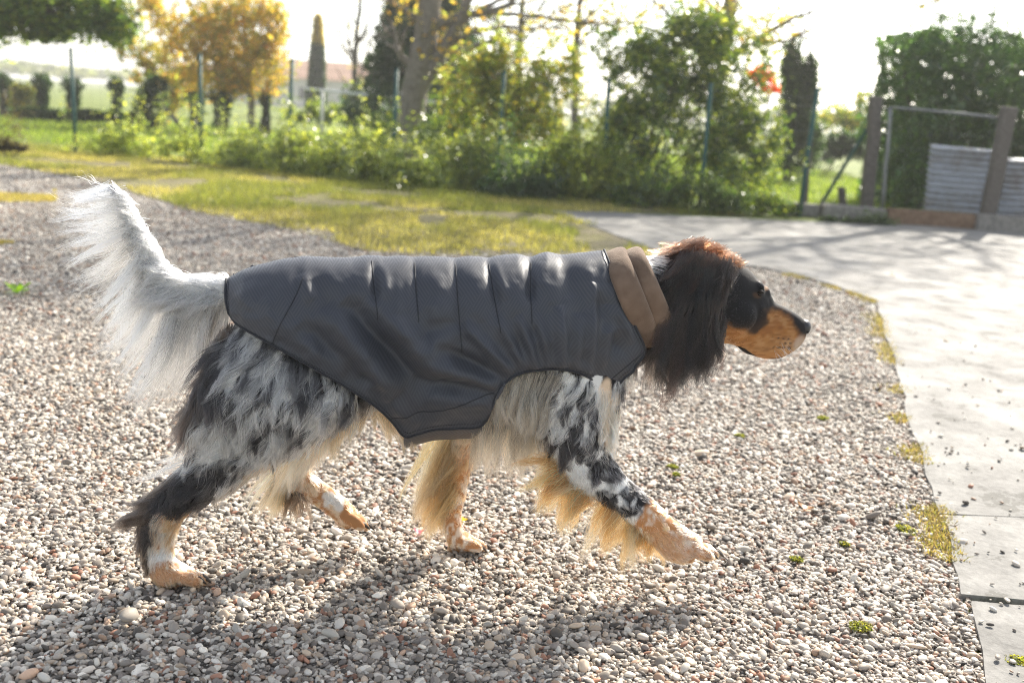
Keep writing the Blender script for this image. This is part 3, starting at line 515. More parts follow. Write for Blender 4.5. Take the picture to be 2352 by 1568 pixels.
plant('tall_tree', 'tall sparse tree behind the hedge, a leafy twig hanging into the top right', 'tree', [(2170,2,24,8),(2262,-6,22,10),(2110,14,14,6),(2400,-500,300,260),(2420,-900,260,280),(2250,-300,160,120)], 15.5, 6500, .09, YEL+GRN[1:3], None, base=2450, part='crown', bark=M_BARK, hollow=.05, rag=.9, stem_name='trunk', stems=twigs([[(2450,420,20),(2445,100,18),(2440,-250,15),(2430,-700,10),(2440,-1250,3)],[(2440,-200,8),(2360,-130,6),(2270,-40,4),(2180,0,2.5),(2105,14,1.5)],[(2440,-300,8),(2280,-480,5),(2160,-620,2)],[(2435,-450,8),(2600,-640,5),(2700,-860,2)],[(2432,-650,6),(2300,-850,4),(2240,-1050,2)],[(2435,-750,6),(2560,-950,3),(2600,-1150,1.5)]], 130, 12, (60, 220), 3.4))
# clipped hedge on the right
hx0, hy0 = at(2000, 330, 12.8)[0], 11.3; hx1 = 12.0; hz = at(2150, 62, 11.3)[2]
hr = tag(empty('clipped_hedge', ((hx0+hx1)/2, 12.2, 0)), 'tall dense clipped hedge on the right behind the gate', 'hedge')
n = 46000; fsel = rng.choice(4, n, p=[.60,.16,.18,.06]); u, v, w_ = rng.random(n), rng.random(n), rng.random(n); dep_ = np.abs(rng.normal(0, .10, n))
P = np.empty((n, 3)); P[:, 0] = hx0+u*(hx1-hx0); P[:, 1] = hy0+dep_; P[:, 2] = v*hz
P[fsel == 1] = np.c_[hx0+dep_, hy0+u*1.9, v*hz][fsel == 1]; P[fsel == 2] = np.c_[hx0+u*(hx1-hx0), hy0+v*1.9, hz-dep_][fsel == 2]; P[fsel == 3] = np.c_[hx0+u*(hx1-hx0), hy0+1.9-dep_, v*hz][fsel == 3]
bu = (fbm(P*3.2, 5, 3)-.5); P[:, 1] -= bu*.45*(fsel == 0); P[:, 0] -= bu*.5*(fsel == 1); P[:, 2] += bu*.35*(fsel == 2); P[:, 2] = np.maximum(P[:, 2], .02)
ni = 24000; Pi = np.c_[rng.uniform(hx0+.12, hx1, ni), hy0+rng.uniform(.15, 1.75, ni), rng.uniform(.03, hz-.1, ni)]; P = np.concatenate([P, Pi]); n += ni; szl = np.r_[np.full(n-ni, .062), np.full(ni, .13)]
V, F, C_ = leaves(P, szl*np.exp(rng.normal(0, .25, n)), palette(n, [(.045,.100,.030),(.065,.130,.038),(.030,.070,.025),(.10,.16,.04)], [.4,.3,.2,.1]), .5, .3); put(mesh_np('foliage', V, F, M_GLOSS, cols=C_), hr)
m = MB()
for k in range(26):
    b = np.array((hx0+.3+(hx1-hx0-.5)*k/25, hy0+.9+rng.normal(0, .2), -.02))
    for q_ in range(3): e = b+np.array((rng.normal(0, .35), rng.normal(0, .5), hz*rng.uniform(.8, .97))); m.tube(resample([b, b*.5+e*.5+rng.normal(0, .06, 3), e], 7), np.linspace(.03, .006, 7), 6)
put(m.build('stem', M_BARKD, None, True), hr)
sp = [at(2075+rng.uniform(0, 270), 60+rng.uniform(-6, 10), 11.6+rng.uniform(0, 1)) for _ in range(16)]
for s0 in sp:
    P = []; m = MB(); tp = s0+np.array((rng.normal(0, .05), 0, rng.uniform(.08, .22))); m.tube(np.linspace(s0-np.array((0, 0, .15)), tp, 4), .004, 5)
    for _ in range(16): f = rng.random(); P.append(s0*(1-f)+tp*f+rng.normal(0, .035, 3))
    P = np.array(P); V, F, C_ = leaves(P, .07, palette(len(P), [(.06,.12,.03),(.10,.17,.04)])); sg = put(m.build('sprig', M_BARKD, None, True), hr); lo = mesh_np('sprig_leaves', V, F, M_GLOSS, cols=C_); lo.parent = sg
# undergrowth along the fence
UG = 'weeds and shrubs along the fence foot'
W1 = LIM+[(.26,.30,.17),(.18,.22,.11)]
for (bl, Y, n_, sz_, cols, mat_, lab) in [
    ([(1200,415,75,62),(1150,440,50,40),(1250,440,50,38)], 9.95, 6500, .042, [(.030,.062,.028),(.045,.085,.035),(.07,.12,.05)], M_GLOSS, 'dense dark green shrub at the foot of the middle fence post'),
    ([(1340,385,65,80),(1400,415,60,66),(1310,435,55,45),(1290,370,45,45)], 10.1, 8500, .050, LIM, M_GLOSS, 'bright leafy bush right of the dark shrub'),
    ([(1440,345,60,50),(1410,300,40,40)], 10.9, 3200, .055, LIM, M_GLOSS, 'lime green bush behind the bright leafy bush'),
    ([(1500,445,65,45),(1440,460,45,30)], 9.75, 4200, .045, GRN+[(.08,.12,.06)], M_GLOSS, 'shadowed weeds below the left side of the glossy shrub'),
    ([(1610,455,75,42),(1680,470,50,24)], 9.6, 4600, .045, GRN+[(.08,.12,.06)], M_GLOSS, 'shadowed weeds below the glossy shrub by the last green post'),
    ([(1745,468,50,24),(1790,480,40,16)], 9.75, 2200, .04, GRN+LIM[:1], M_LEAF, 'low weeds running up to the pale concrete block'),
    ([(1990,508,60,16),(1920,512,40,12)], 9.45, 1500, .035, [(.05,.08,.05),(.08,.11,.07)], M_LEAF, 'low grey green weeds in front of the hollow block'),
    ([(950,415,65,50),(1000,430,55,42),(930,370,45,40)], 10.2, 5200, .042, W1, M_GLOSS, 'weeds at the foot of the forked tree'),
    ([(1045,385,65,70),(1090,425,55,50),(1110,360,50,50)], 10.5, 7000, .048, W1, M_GLOSS, 'speckled bush between the forked tree and the dark shrub'),
    ([(1010,320,60,45),(1060,290,40,40)], 12.2, 3600, .055, GRN+LIM[:1], M_GLOSS, 'glossy bush right of the forked trunk'),
    ([(870,420,60,42),(830,385,50,45),(860,345,40,40)], 10.7, 5600, .042, W1, M_GLOSS, 'leafy weeds left of the fourth green post'),
    ([(780,405,70,45),(740,375,55,45),(790,340,45,40)], 10.95, 6000, .042, W1, M_GLOSS, 'pale tall weeds right of the third green post'),
    ([(690,395,65,42),(650,365,55,40),(680,325,40,36)], 11.15, 5600, .042, W1, M_GLOSS, 'tall weeds round the third green post'),
    ([(590,382,65,36),(540,362,55,36),(570,325,36,30)], 11.4, 4600, .040, W1, M_GLOSS, 'weeds between the second and third green posts'),
    ([(460,360,60,34),(400,345,50,28),(440,315,30,26)], 11.7, 3600, .040, W1, M_LEAF, 'thin weeds round the second green post'),
    ([(310,342,65,26),(230,332,60,24),(280,310,36,22)], 12.0, 3000, .040, W1, M_LEAF, 'low weeds between the first two green posts'),
    ([(870,300,45,36),(830,320,40,26)], 13, 2600, .055, GRN+DRK[:1], M_GLOSS, 'dark bush behind the fence left of the forked trunk'),
    ([(760,262,60,22),(690,262,50,20),(820,268,40,20)], 20, 4200, .08, GRN+LIM[:1], M_LEAF, 'low bushes below the cypress'),
    ([(15,337,30,14),(45,342,20,8)], 10.9, 1500, .035, [(.05,.045,.025),(.08,.07,.035)], M_LEAF, 'small dark brown clump at the left edge of the verge')]:
    plant('weed_clump' if 'weed' in lab else 'bush', lab, 'weeds' if 'weed' in lab else 'bush', bl, Y, n_, sz_, cols, None, mat_, UG if Y < 12.1 else None, hollow=.15, rag=1.0, stem_r=.008, sprigs=16 if Y < 12.5 and Y > 9.7 else 0, gap=.40)
# ------------------------------------------------------------------ small things on the ground
def tuft(label, px, py, r, n_, cols, name='moss_tuft', cat='moss', h=.007):
    b = gnd(px, py, .012); root = tag(empty(name, b), label, cat, 'green tufts in the gravel'); a = rng.uniform(0, 6.28, n_); q_ = np.sqrt(rng.random(n_))*r*(.5+1.0*noise3(np.c_[np.cos(a)*1.7+px, np.sin(a)*1.7, 0*a], 2))
    P = np.c_[b[0]+np.cos(a)*q_, b[1]+np.sin(a)*q_, b[2]+h*rng.random(n_)*(1-q_/r*.6)]; V, F, C_ = leaves(P, .007, palette(n_, cols), .5, .6); put(mesh_np('leaves', V, F, M_LEAF, cols=C_), root)
    bm = bmesh.new(); bmesh.ops.create_icosphere(bm, subdivisions=2, radius=1); V = np.array([v.co for v in bm.verts]); F = [[v.index for v in f.verts] for f in bm.faces]; bm.free()
    put(mesh_np('cushion', V*np.array((r*.55, r*.45, h*.5))*(.8+.4*noise3(V*2, 3))[:, None]+b, F, M_VERGE, None, True), root)
MOSS = [(.12,.15,.03),(.18,.20,.04),(.24,.22,.06),(.10,.10,.04)]
for lab, px, py, r in [('bright green moss tuft low in the near right gravel',1975,1440,.020),('small moss tuft right of the front paw',1830,1285,.012),('moss tuft in the gravel above the reaching foreleg',1545,1072,.013),('tiny moss tuft just below another above the foreleg',1553,1090,.009),('moss tuft against the slab in the bottom right corner',2338,1518,.018),
        ('yellow moss tuft under the muzzle',1890,960,.016),('small moss tuft beyond the front paw near the concrete',1940,1250,.010),('yellow moss tuft at the joint edge of the concrete',2080,1215,.022),('pale moss tuft in the gravel right of the chest',1700,1000,.012)]:
    tuft(lab, px, py, r, 260, MOSS)
b = gnd(40, 672, .01); r_ = tag(empty('seedling', b), 'green leafy seedling in the gravel at the left edge', 'plant'); a = np.linspace(0, 6.28, 9)[:-1]; V = []; F = []
for k, an in enumerate(a):
    d = np.array((math.cos(an), math.sin(an), .5+.3*(k % 3))); d /= np.linalg.norm(d); s_ = np.cross(d, (0, 0, 1)); L = .055+.02*(k % 2)
    q0 = [b, b+d*L*.4+s_*.016, b+d*L*.75+s_*.013, b+d*L-np.array((0, 0, .008)), b+d*L*.75-s_*.013, b+d*L*.4-s_*.016]
    put(mesh_np('leaf', q0, [(0, 1, 2, 3, 4, 5)], M_LEAF, cols=np.tile((.16,.28,.03), (6, 1))), r_)
FLG = 'fallen leaves on the gravel and concrete'
for lab, px, py, c_, sz_ in [('small yellow fallen leaf behind the far forepaw',1062,1193,(.60,.42,.03),.013),('orange curled leaf on the gravel near the slab joint',1850,1165,(.30,.15,.06),.018),('tiny pink petal beside the feathered far foreleg',962,1222,(.60,.10,.25),.010),('brown leaf on the concrete right of the nose',2050,632,(.14,.07,.03),.035)]:
    b = gnd(px, py, .016); an = rng.uniform(0, 6); d = np.array((math.cos(an), math.sin(an), .15)); s_ = np.array((-math.sin(an), math.cos(an), .1)); k = np.linspace(-1, 1, 7); V = []
    for q_ in k: V += [b+d*sz_*q_+s_*sz_*.55*(1-q_*q_)+np.array((0, 0, .006*q_*q_)), b+d*sz_*q_-s_*sz_*.55*(1-q_*q_)*.9+np.array((0, 0, .006*q_*q_+.003))]
    F = [(2*i, 2*i+1, 2*i+3, 2*i+2) for i in range(6)]; tag(mesh_np('fallen_leaf', V, F, M_LEAF, None, True, cols=np.tile(c_, (len(V), 1))), lab, 'leaf', FLG)
# ------------------------------------------------------------------ the dog
Yd = lambda px: 1.60 + .00012*np.asarray(px, float)
def DP(px, py, off=0.0): return at(px, py, Yd(px)+np.asarray(off, float))
dog_root = gnd(900, 1330); dog_root = empty('dog', (float(dog_root[0]), 1.70, 0.0))
tag(dog_root, 'long-haired black, white and tan setter walking in a quilted slate grey coat', 'dog')

def loft(rows, n=None, sides=28):
    """rows: (x1,y1,x2,y2,off,halfwidth[,exponent]) outline pairs seen from the side -> a closed tube"""
    rows = [tuple(r)+((2.2,) if len(r) == 6 else ()) for r in rows]
    R = resample(np.array(rows, float), n or len(rows)*5)
    a = DP(R[:, 0], R[:, 1], R[:, 4]); b = DP(R[:, 2], R[:, 3], R[:, 4])
    c = (a+b)/2; n1 = (a-b)/2; th = np.arange(sides)*2*math.pi/sides
    ct, st = np.cos(th), np.sin(th); e = (2/R[:, 6])[:, None]
    cc = np.sign(ct)*np.abs(ct)**e; ss = np.sign(st)*np.abs(st)**e
    V = c[:, None] + cc[..., None]*n1[:, None] + (ss*R[:, 5][:, None])[..., None]*np.array((0, 1., 0))
    m = len(R); V = V.reshape(-1, 3)
    F = [(i*sides+j, i*sides+(j+1) % sides, (i+1)*sides+(j+1) % sides, (i+1)*sides+j) for i in range(m-1) for j in range(sides)]
    F += [tuple(range(sides))[::-1], tuple((m-1)*sides+j for j in range(sides))]
    return V, F
def blob(px, py, off, ru, rv, w, ang=0):
    """ellipsoid: half-axes ru, rv in picture units, w in metres, turned by ang (degrees) in the side view"""
    bm = bmesh.new(); bmesh.ops.create_icosphere(bm, subdivisions=3, radius=1)
    U = np.array([v.co for v in bm.verts]); F = [[v.index for v in f.verts] for f in bm.faces]; bm.free()
    k = (float(Yd(px))+off)/FOC; ca, sa = math.cos(math.radians(ang)), math.sin(math.radians(ang))
    x = U[:, 0]*ru*k; z = U[:, 2]*rv*k
    return np.stack([x*ca-z*sa, U[:, 1]*w, x*sa+z*ca], 1)+DP(px, py, off), F

B = MB()
B.add(*loft([(545,672,560,740,0,.03),(560,650,575,800,0,.062),(610,626,620,880,0,.078),(700,610,700,925,0,.082),(850,606,850,935,0,.086),(1000,606,1000,955,0,.090),
             (1130,606,1120,960,0,.092),(1260,604,1250,955,0,.092),(1360,600,1340,925,0,.084),(1420,600,1430,880,0,.072),(1450,640,1460,840,0,.05)]))
# neck and head
B.add(*loft([(1290,600,1290,900,0,.085),(1380,596,1370,870,0,.082),(1450,592,1440,835,0,.070),(1510,588,1500,806,0,.062),(1560,572,1540,790,0,.056),(1612,556,1590,786,0,.055),
             (1662,574,1630,786,0,.056),(1703,604,1660,786,0,.053),(1738,637,1688,793,0,.043,2.4),(1757,664,1712,808,0,.034,2.5),(1768,688,1738,819,0,.029,2.6),(1788,697,1765,824,0,.026,2.6),
             (1810,708,1795,820,0,.024,2.6),(1830,720,1820,806,0,.022,2.4),(1846,733,1838,792,0,.018,2.3),(1856,744,1846,780,0,.010,2.2)]))
for s in (-1, 1):
    B.add(*blob(1775, 790, s*.014, 44, 34, .017, 20)); B.add(*blob(1805, 785, s*.012, 28, 30, .014, 30))
    B.add(*blob(1735, 800, s*.015, 38, 16, .015, -14)); B.add(*blob(1745, 657, s*.024, 15, 10, .012, -50)); B.add(*blob(1690, 722, s*.036, 50, 44, .024, -10))
    B.add(*blob(1735, 706, s*.027, 26, 18, .012, -35))
B.add(*blob(1760, 668, 0, 8, 14, .018, 25)); B.add(*blob(1760, 690, 0, 16, 16, .018, 0))
def paw(pts, toes, off, k=1.0):
    for tx, ty, to, ln, ang in toes:
        B.add(*blob(tx, ty, off+to*1.1, ln, 18*k, .0098*k, ang)); B.add(*blob(tx+ln*.62*math.cos(math.radians(ang)), ty-ln*.62*math.sin(math.radians(ang))+3, off+to*1.25, 15*k, 14*k, .0085*k, ang))
# hind leg, near side: pushing off, drawn out behind
B.add(*loft([(570,720,740,730,-.035,.035),(500,785,830,860,-.050,.052),(468,860,825,925,-.058,.060),(456,940,775,975,-.060,.050),(445,1020,680,1035,-.058,.040),
             (425,1065,590,1085,-.055,.033),(385,1105,510,1132,-.050,.028),(345,1155,440,1172,-.045,.024),(325,1190,408,1210,-.041,.021),(322,1225,400,1235,-.038,.019),(330,1265,398,1268,-.037,.019),(340,1295,405,1288,-.037,.021),(352,1325,425,1300,-.037,.024),(375,1345,445,1312,-.037,.026)]))
paw(None, [(432,1329,-.020,32,-12),(440,1326,-.007,36,-10),(438,1323,.008,36,-8),(428,1322,.021,32,-8),(390,1338,0,28,0)], -.037)
# hind leg, far side: swinging forward
B.add(*loft([(600,720,820,760,.055,.045),(640,860,850,880,.06,.05),(650,940,835,930,.065,.045),(650,1000,790,985,.07,.036),(650,1050,735,1040,.074,.026),(652,1095,705,1075,.076,.021),
             (680,1132,718,1090,.078,.018),(722,1158,755,1115,.08,.018),(765,1188,795,1148,.08,.021),(792,1205,818,1170,.08,.022)]))
paw(None, [(812,1196,-.020,28,-32),(822,1196,-.006,30,-32),(820,1192,.008,30,-30),(808,1190,.020,27,-30),(785,1195,0,22,-25)], .08, .92)
# foreleg, near side: reaching forward
B.add(*loft([(1200,760,1420,760,-.045,.052),(1180,850,1432,860,-.055,.052),(1215,940,1420,940,-.062,.046),(1250,1005,1406,1010,-.067,.040),(1270,1060,1405,1048,-.07,.034),(1305,1108,1425,1080,-.074,.029),(1365,1142,1455,1112,-.078,.025),
             (1420,1178,1496,1146,-.082,.025),(1465,1216,1530,1178,-.086,.024),(1500,1252,1562,1202,-.089,.025),(1530,1280,1592,1222,-.09,.028),(1560,1290,1612,1234,-.09,.029)]))
paw(None, [(1605,1268,-.022,34,-12),(1614,1264,-.008,38,-12),(1612,1260,.008,38,-12),(1602,1258,.022,33,-12),(1565,1275,0,26,-10)], -.09)
# foreleg, far side: carrying the weight
B.add(*loft([(1010,880,1160,880,.06,.045),(1030,950,1130,950,.07,.038),(1038,1000,1102,1000,.08,.029),(1033,1060,1085,1062,.088,.024),(1026,1120,1072,1122,.094,.021),(1020,1170,1060,1172,.098,.019),
             (1018,1205,1060,1205,.1,.019),(1024,1235,1068,1222,.1,.021),(1036,1258,1086,1232,.1,.023)]))
paw(None, [(1078,1252,-.021,30,-8),(1087,1250,-.007,33,-8),(1086,1247,.008,33,-8),(1076,1245,.021,30,-8),(1048,1258,0,24,0)], .1, .95)
# tail
TAILC = np.array([(570,690,30),(520,672,34),(470,668,32),(420,662,32),(375,640,33),(345,600,30),(322,555,26),(303,510,21),(285,468,16),(262,435,11),(240,423,6)], float)
tr = resample(TAILC, 50); tt = np.gradient(tr[:, :2], axis=0); tt /= np.linalg.norm(tt, axis=1)[:, None]; tn = np.stack([-tt[:, 1], tt[:, 0]], 1)
B.add(*loft([(a[0]+n[0]*a[2], a[1]+n[1]*a[2], a[0]-n[0]*a[2], a[1]-n[1]*a[2], 0, a[2]*.0007*.75) for a, n in zip(tr[::3], tn[::3])], n=50, sides=16))
raw = B.build('body_raw', None)
md = raw.modifiers.new('r', 'REMESH'); md.mode = 'VOXEL'; md.voxel_size = .0036
md = raw.modifiers.new('s', 'SMOOTH'); md.iterations = 7; md.factor = .5
dg = bpy.context.evaluated_depsgraph_get(); me = bpy.data.meshes.new_from_object(raw.evaluated_get(dg))
bpy.data.objects.remove(raw)
me.name = 'body'
nv = len(me.vertices); BV = np.zeros(nv*3); me.vertices.foreach_get('co', BV); BV = BV.reshape(-1, 3)
BN = np.zeros(nv*3); me.vertex_normals.foreach_get('vector', BN); BN = BN.reshape(-1, 3)

# ---- coat colours of the animal, by place on its body, and painted toe shade
BLACK, WHITE, GREY, TAN, CREAM, RUST = (np.array(c) for c in ((.012,.011,.012), (.80,.78,.74), (.20,.20,.21), (.46,.215,.085), (.72,.53,.36), (.24,.075,.022)))
def ell(x, y, cx, cy, rx, ry, ang=0):
    a = math.radians(ang); dx, dy = x-cx, y-cy
    u = (dx*math.cos(a)+dy*math.sin(a))/rx; v = (-dx*math.sin(a)+dy*math.cos(a))/ry
    return np.sqrt(u*u+v*v)
def poly_in(x, y, pts):
    pts = np.asarray(pts, float); ins = np.zeros(np.shape(x), bool); j = len(pts)-1
    for i in range(len(pts)):
        xi, yi = pts[i]; xj, yj = pts[j]
        ins ^= ((yi > y) != (yj > y)) & (x < (xj-xi)*(y-yi)/(yj-yi+1e-9)+xi); j = i
    return ins
def dogcol(P):
    x, y = pix(P); off = P[:, 1]-Yd(x); far = off > .03
    n1 = noise3(np.stack([x*.055+y*.02, y*.032, off*40], 1), 3); n2 = noise3(np.stack([x*.08+y*.035, y*.045, off*60], 1), 9); n3 = noise3(np.stack([x*.16, y*.10, off*90], 1), 5)
    jx = (n2-.5)*26; jy = (n1-.5)*26; X, Y = x+jx, y+jy
    c = np.broadcast_to(WHITE, P.shape).copy()
    def paint(m, col, k=1.0):
        m = np.clip(m, 0, 1)*k; c[:] = c*(1-m[:, None])+np.asarray(col)*m[:, None]
    inm = lambda d, s=.12: sstep(1+s, 1-s, d)
    near = (~far).astype(float); farf = far.astype(float)
    # roan hind quarter
    hind = ((x < 860) & (y > 700)).astype(float)*near
    paint(hind*sstep(.40, .50, .55*n1+.45*n2), GREY*.55); paint(hind*sstep(.53, .59, .5*n2+.5*n1), BLACK)
    paint(hind*inm(ell(X, Y, 600, 800, 150, 70, 20), .4)*.45, (.10,.10,.105))
    paint(hind*inm(ell(X, Y, 470, 880, 45, 110, 18)), BLACK)
    paint(hind*inm(ell(X, Y, 520, 1000, 60, 70, 0))*.7, (.55,.54,.50))
    low = hind*sstep(1040, 1062, Y-(.0)*(X-500)-.25*np.clip(560-X, -200, 40))
    paint(low*sstep(720, 640, X+.3*(Y-1040)), BLACK)
    edge = hind*inm(ell(X, Y, 620, 1060, 130, 26, -27)); paint(edge*sstep(.45, .5, n3), WHITE*.9)
    paint(hind*inm(ell(X, Y, 590, 1090, 75, 15, -30), .3)*sstep(.4, .55, n1), CREAM)
    foot = near*((x < 520) & (y > 1175)).astype(float)
    paint(foot*sstep(350, 366, X+.04*(Y-1250)), TAN); paint(foot*sstep(.45, .68, n3)*sstep(350, 370, x)*.8, (.78,.66,.52)); paint(foot*inm(ell(X, Y, 385, 1280, 46, 14, 10)), WHITE)
    paint(foot*sstep(1302, 1318, Y)*.8, TAN*1.1+.03); paint(foot*sstep(.52, .68, n2)*sstep(1325, 1305, Y)*.6, (.78,.66,.52)); paint(foot*sstep(1335, 1346, Y)*.5, (.12,.06,.03))  # last: low edge of the toes darkened, shade painted into the colour
    # far hind leg
    fh = farf*(x < 900)
    paint(fh, CREAM); paint(fh*sstep(1080, 1110, Y)*sstep(.4, .55, n3), TAN); paint(fh*inm(ell(X, Y, 770, 1150, 30, 16, 40))*.8, WHITE); paint(fh*inm(ell(X, Y, 655, 1150, 45, 35, 0)), (.07,.05,.04))
    paint(fh*inm(ell(X, Y, 815, 1195, 32, 20, 30)), TAN)
    # flank and belly
    fl = ((x > 640) & (x < 1170) & (y > 930) & (off > -.02)).astype(float)*near; paint(fl*sstep(.3, .6, n1), CREAM)
    # foreleg near
    fr = near*((x > 1080) & (x < 1700) & (y > 830)).astype(float)
    t = .40*n1+.60*noise3(np.stack([(x+y*.5)*.075, (y-x*.3)*.045, off*30], 1), 21)
    paint(fr*sstep(.44, .49, t), BLACK*1.4); paint(fr*inm(ell(X, Y, 1180, 930, 70, 90, 0))*.6, (.25,.22,.19))
    paint(fr*inm(ell(X, Y, 1400, 950, 26, 75, -4)), (.80,.60,.42))
    arm = fr*sstep(1040, 1075, Y); paint(arm*sstep(.34, .46, t), BLACK*1.4); paint(fr*inm(ell(X, Y, 1330, 1090, 20, 40, -25)), WHITE*.9)
    d = (X-1400)*.8+(Y-1100)*.6
    paint(fr*sstep(95, 112, d)*sstep(1120, 1140, Y), TAN*1.15); paint(fr*sstep(105, 120, d)*sstep(.45, .68, n3)*sstep(1120, 1140, Y)*.8, (.82,.70,.58))
    paint(fr*sstep(1215, 1235, Y)*(x > 1480)*.65, TAN*1.05+.03); paint(fr*(x > 1560)*sstep(.50, .66, n2)*sstep(1262, 1240, Y)*.7, (.80,.68,.54)); paint(fr*(x > 1570)*sstep(1268, 1284, Y)*.5, (.12,.06,.03))  # last: shade of the front toes painted in along their underside
    paint(fr*inm(ell(X, Y, 1285, 1110, 26, 50, -10)), (.62,.40,.24))
    # foreleg far
    ff = farf*(x > 900)*(x < 1250); paint(ff, TAN*1.05); paint(ff*sstep(1090, 1130, Y)*sstep(.45, .68, n3)*.8, (.80,.68,.55)); paint(ff*sstep(1000, 1060, 1060-Y+1000)*.5, CREAM)
    # neck and head
    hd = (x > 1470)*(y < 900)*1.0
    paint(hd*sstep(1495, 1520, X+.25*(Y-600)), BLACK)
    paint(hd*inm(ell(X, Y, 1610, 558, 85, 30, 12))*.75, RUST*.6)
    TP = [(1640,742),(1690,752),(1718,760),(1748,735),(1762,712),(1785,712),(1808,728),(1828,752),(1850,790),(1800,840),(1720,830),(1690,808),(1630,795)]
    tanm = sum(poly_in(x+jx*.6+(3+9*(k%3)/2)*math.cos(q), y+jy*.6+(3+9*(k%3)/2)*math.sin(q), TP).astype(float) for k, q in enumerate(np.arange(15)*.42))/15
    paint(hd*tanm, (.40,.165,.045)); paint(hd*tanm*sstep(760, 815, Y+8*(n3-.5))*.75, (.54,.27,.10)); paint(hd*tanm*sstep(1775, 1840, X)*sstep(770, 800, Y)*.5, (.60,.42,.26)); paint(hd*tanm*inm(ell(X, Y, 1772, 745, 30, 22, 0), .5)*.4, (.22,.085,.03))
    paint(hd*inm(ell(x+jx*.3, y+jy*.3, 1764, 656, 6, 11, 20), .3)*.5, TAN*.8); paint(hd*inm(ell(x+jx*.2, y+jy*.2, 1738, 678, 10, 5, 20), .4)*.3, TAN*.5)
    nf = noise3(np.stack([x*.10, y*.28, off*120], 1), 41); paint(hd*tanm*sstep(.5, .85, nf)*.5, (.20,.075,.022)); paint(hd*tanm*sstep(.5, .2, nf)*.35, (.60,.36,.17))
    paint(hd*inm(ell(X, Y, 1720, 735, 40, 26, -20))*.9, BLACK)
    for wy in (776, 786, 796): paint(hd*tanm*np.clip(sum(inm(ell(x, y, wx+(wy % 4)*2, wy+(wx-1780)*.08, 2.6, 2.2), .4) for wx in (1776, 1788, 1800, 1811)), 0, 1)*.8, BLACK*2)
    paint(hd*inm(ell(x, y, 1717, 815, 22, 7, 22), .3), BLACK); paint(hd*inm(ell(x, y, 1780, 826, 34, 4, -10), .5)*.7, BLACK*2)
    paint(hd*inm(ell(x, y, 1836, 790, 12, 20, 20), .4)*.5, (.55,.48,.42))
    sp = noise3(np.stack([x*.3, y*.3, off*300], 1), 31); paint(hd*inm(ell(x, y, 1795, 795, 26, 20, 0), .3)*sstep(.80, .88, sp), BLACK*2)
    # tail
    tl = (x < 560)*(y < 745)*near*(off > -.04); c2 = np.where((n2 > .68)[:, None], GREY*1.6, WHITE); c[:] = np.where((tl > 0)[:, None], c2, c)
    return c

# ---- body skin under the hair
t = NT('dog_skin'); a = t.new('ShaderNodeAttribute', attribute_name='col'); t.col(a.outputs['Color']); t.rough(.75, .25)
ns = t.noise(180, 3); t.bump(ns.outputs['Fac'], .3, .002); M_SKIN = t.m
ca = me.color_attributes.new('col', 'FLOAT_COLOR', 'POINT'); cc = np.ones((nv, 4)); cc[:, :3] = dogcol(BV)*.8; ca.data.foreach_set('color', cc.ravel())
me.materials.append(M_SKIN); me.polygons.foreach_set('use_smooth', np.ones(len(me.polygons), bool))
body = bpy.data.objects.new('body', me); link(body); put(body, dog_root)

# ---- nose, eye, claws
t = NT('wet_nose'); nn = t.noise(900, 2); t.col((.022,.021,.023)); t.rough(.32, .5); t.bump(nn.outputs['Fac'], .35, .001); M_NOSE = t.m
Bn = MB(); Bn.add(*blob(1844, 751, 0, 18, 20, .0165, -30)); Bn.add(*blob(1849, 746, 0, 12, 11, .012, 0))
for s in (-1, 1): Bn.add(*blob(1849, 757, s*.008, 12, 11, .007, -20))
raw = Bn.build('n', None); md = raw.modifiers.new('r', 'REMESH'); md.mode = 'VOXEL'; md.voxel_size = .0012
md = raw.modifiers.new('s', 'SMOOTH'); md.iterations = 4
dg = bpy.context.evaluated_depsgraph_get(); m2 = bpy.data.meshes.new_from_object(raw.evaluated_get(dg)); bpy.data.objects.remove(raw)
m2.materials.append(M_NOSE); m2.polygons.foreach_set('use_smooth', np.ones(len(m2.polygons), bool)); nose = link(bpy.data.objects.new('nose', m2)); put(nose, dog_root)
M_DARK = simple('nostril_dark', (.004,.004,.004), (.008,.007,.007), 50, .7, 0)
for s in (-1, 1):
    V, F = blob(1852, 760, s*.0125, 7, 3.2, .0035, -28); put(mesh_np('nostril', V, F, M_DARK, None, True), dog_root)
t = NT('eye_amber'); t.col((.035,.014,.006)); t.rough(.06, .6); M_EYE = t.m
M_LID = simple('eyelid', (.010,.009,.009), (.03,.02,.015), 90, .6, .2, .001)
for s in (-1, 1):
    V, F = blob(1747, 673, s*.0310, 5.5, 4.2, .0062); e = put(mesh_np('eye', V, F, M_EYE, None, True), dog_root)
    lid = MB(); k = np.linspace(0, 1, 9)
    up = DP(1739+16*k, 673.5-4.5*np.sin(k*math.pi), s*(.0345+.0035*np.sin(k*math.pi))); lo = DP(1739+16*k, 674+3.5*np.sin(k*math.pi), s*(.0345+.003*np.sin(k*math.pi)))
    lid.tube(up, .0022*np.sin(k*math.pi)+.0008, 8); lid.tube(lo, .0014*np.sin(k*math.pi)+.0008, 8); put(lid.build('eyelid', M_LID, None, True), dog_root)
M_CLAW = simple('claw_horn', (.03,.022,.018), (.09,.07,.055), 120, .4, .1, .001)
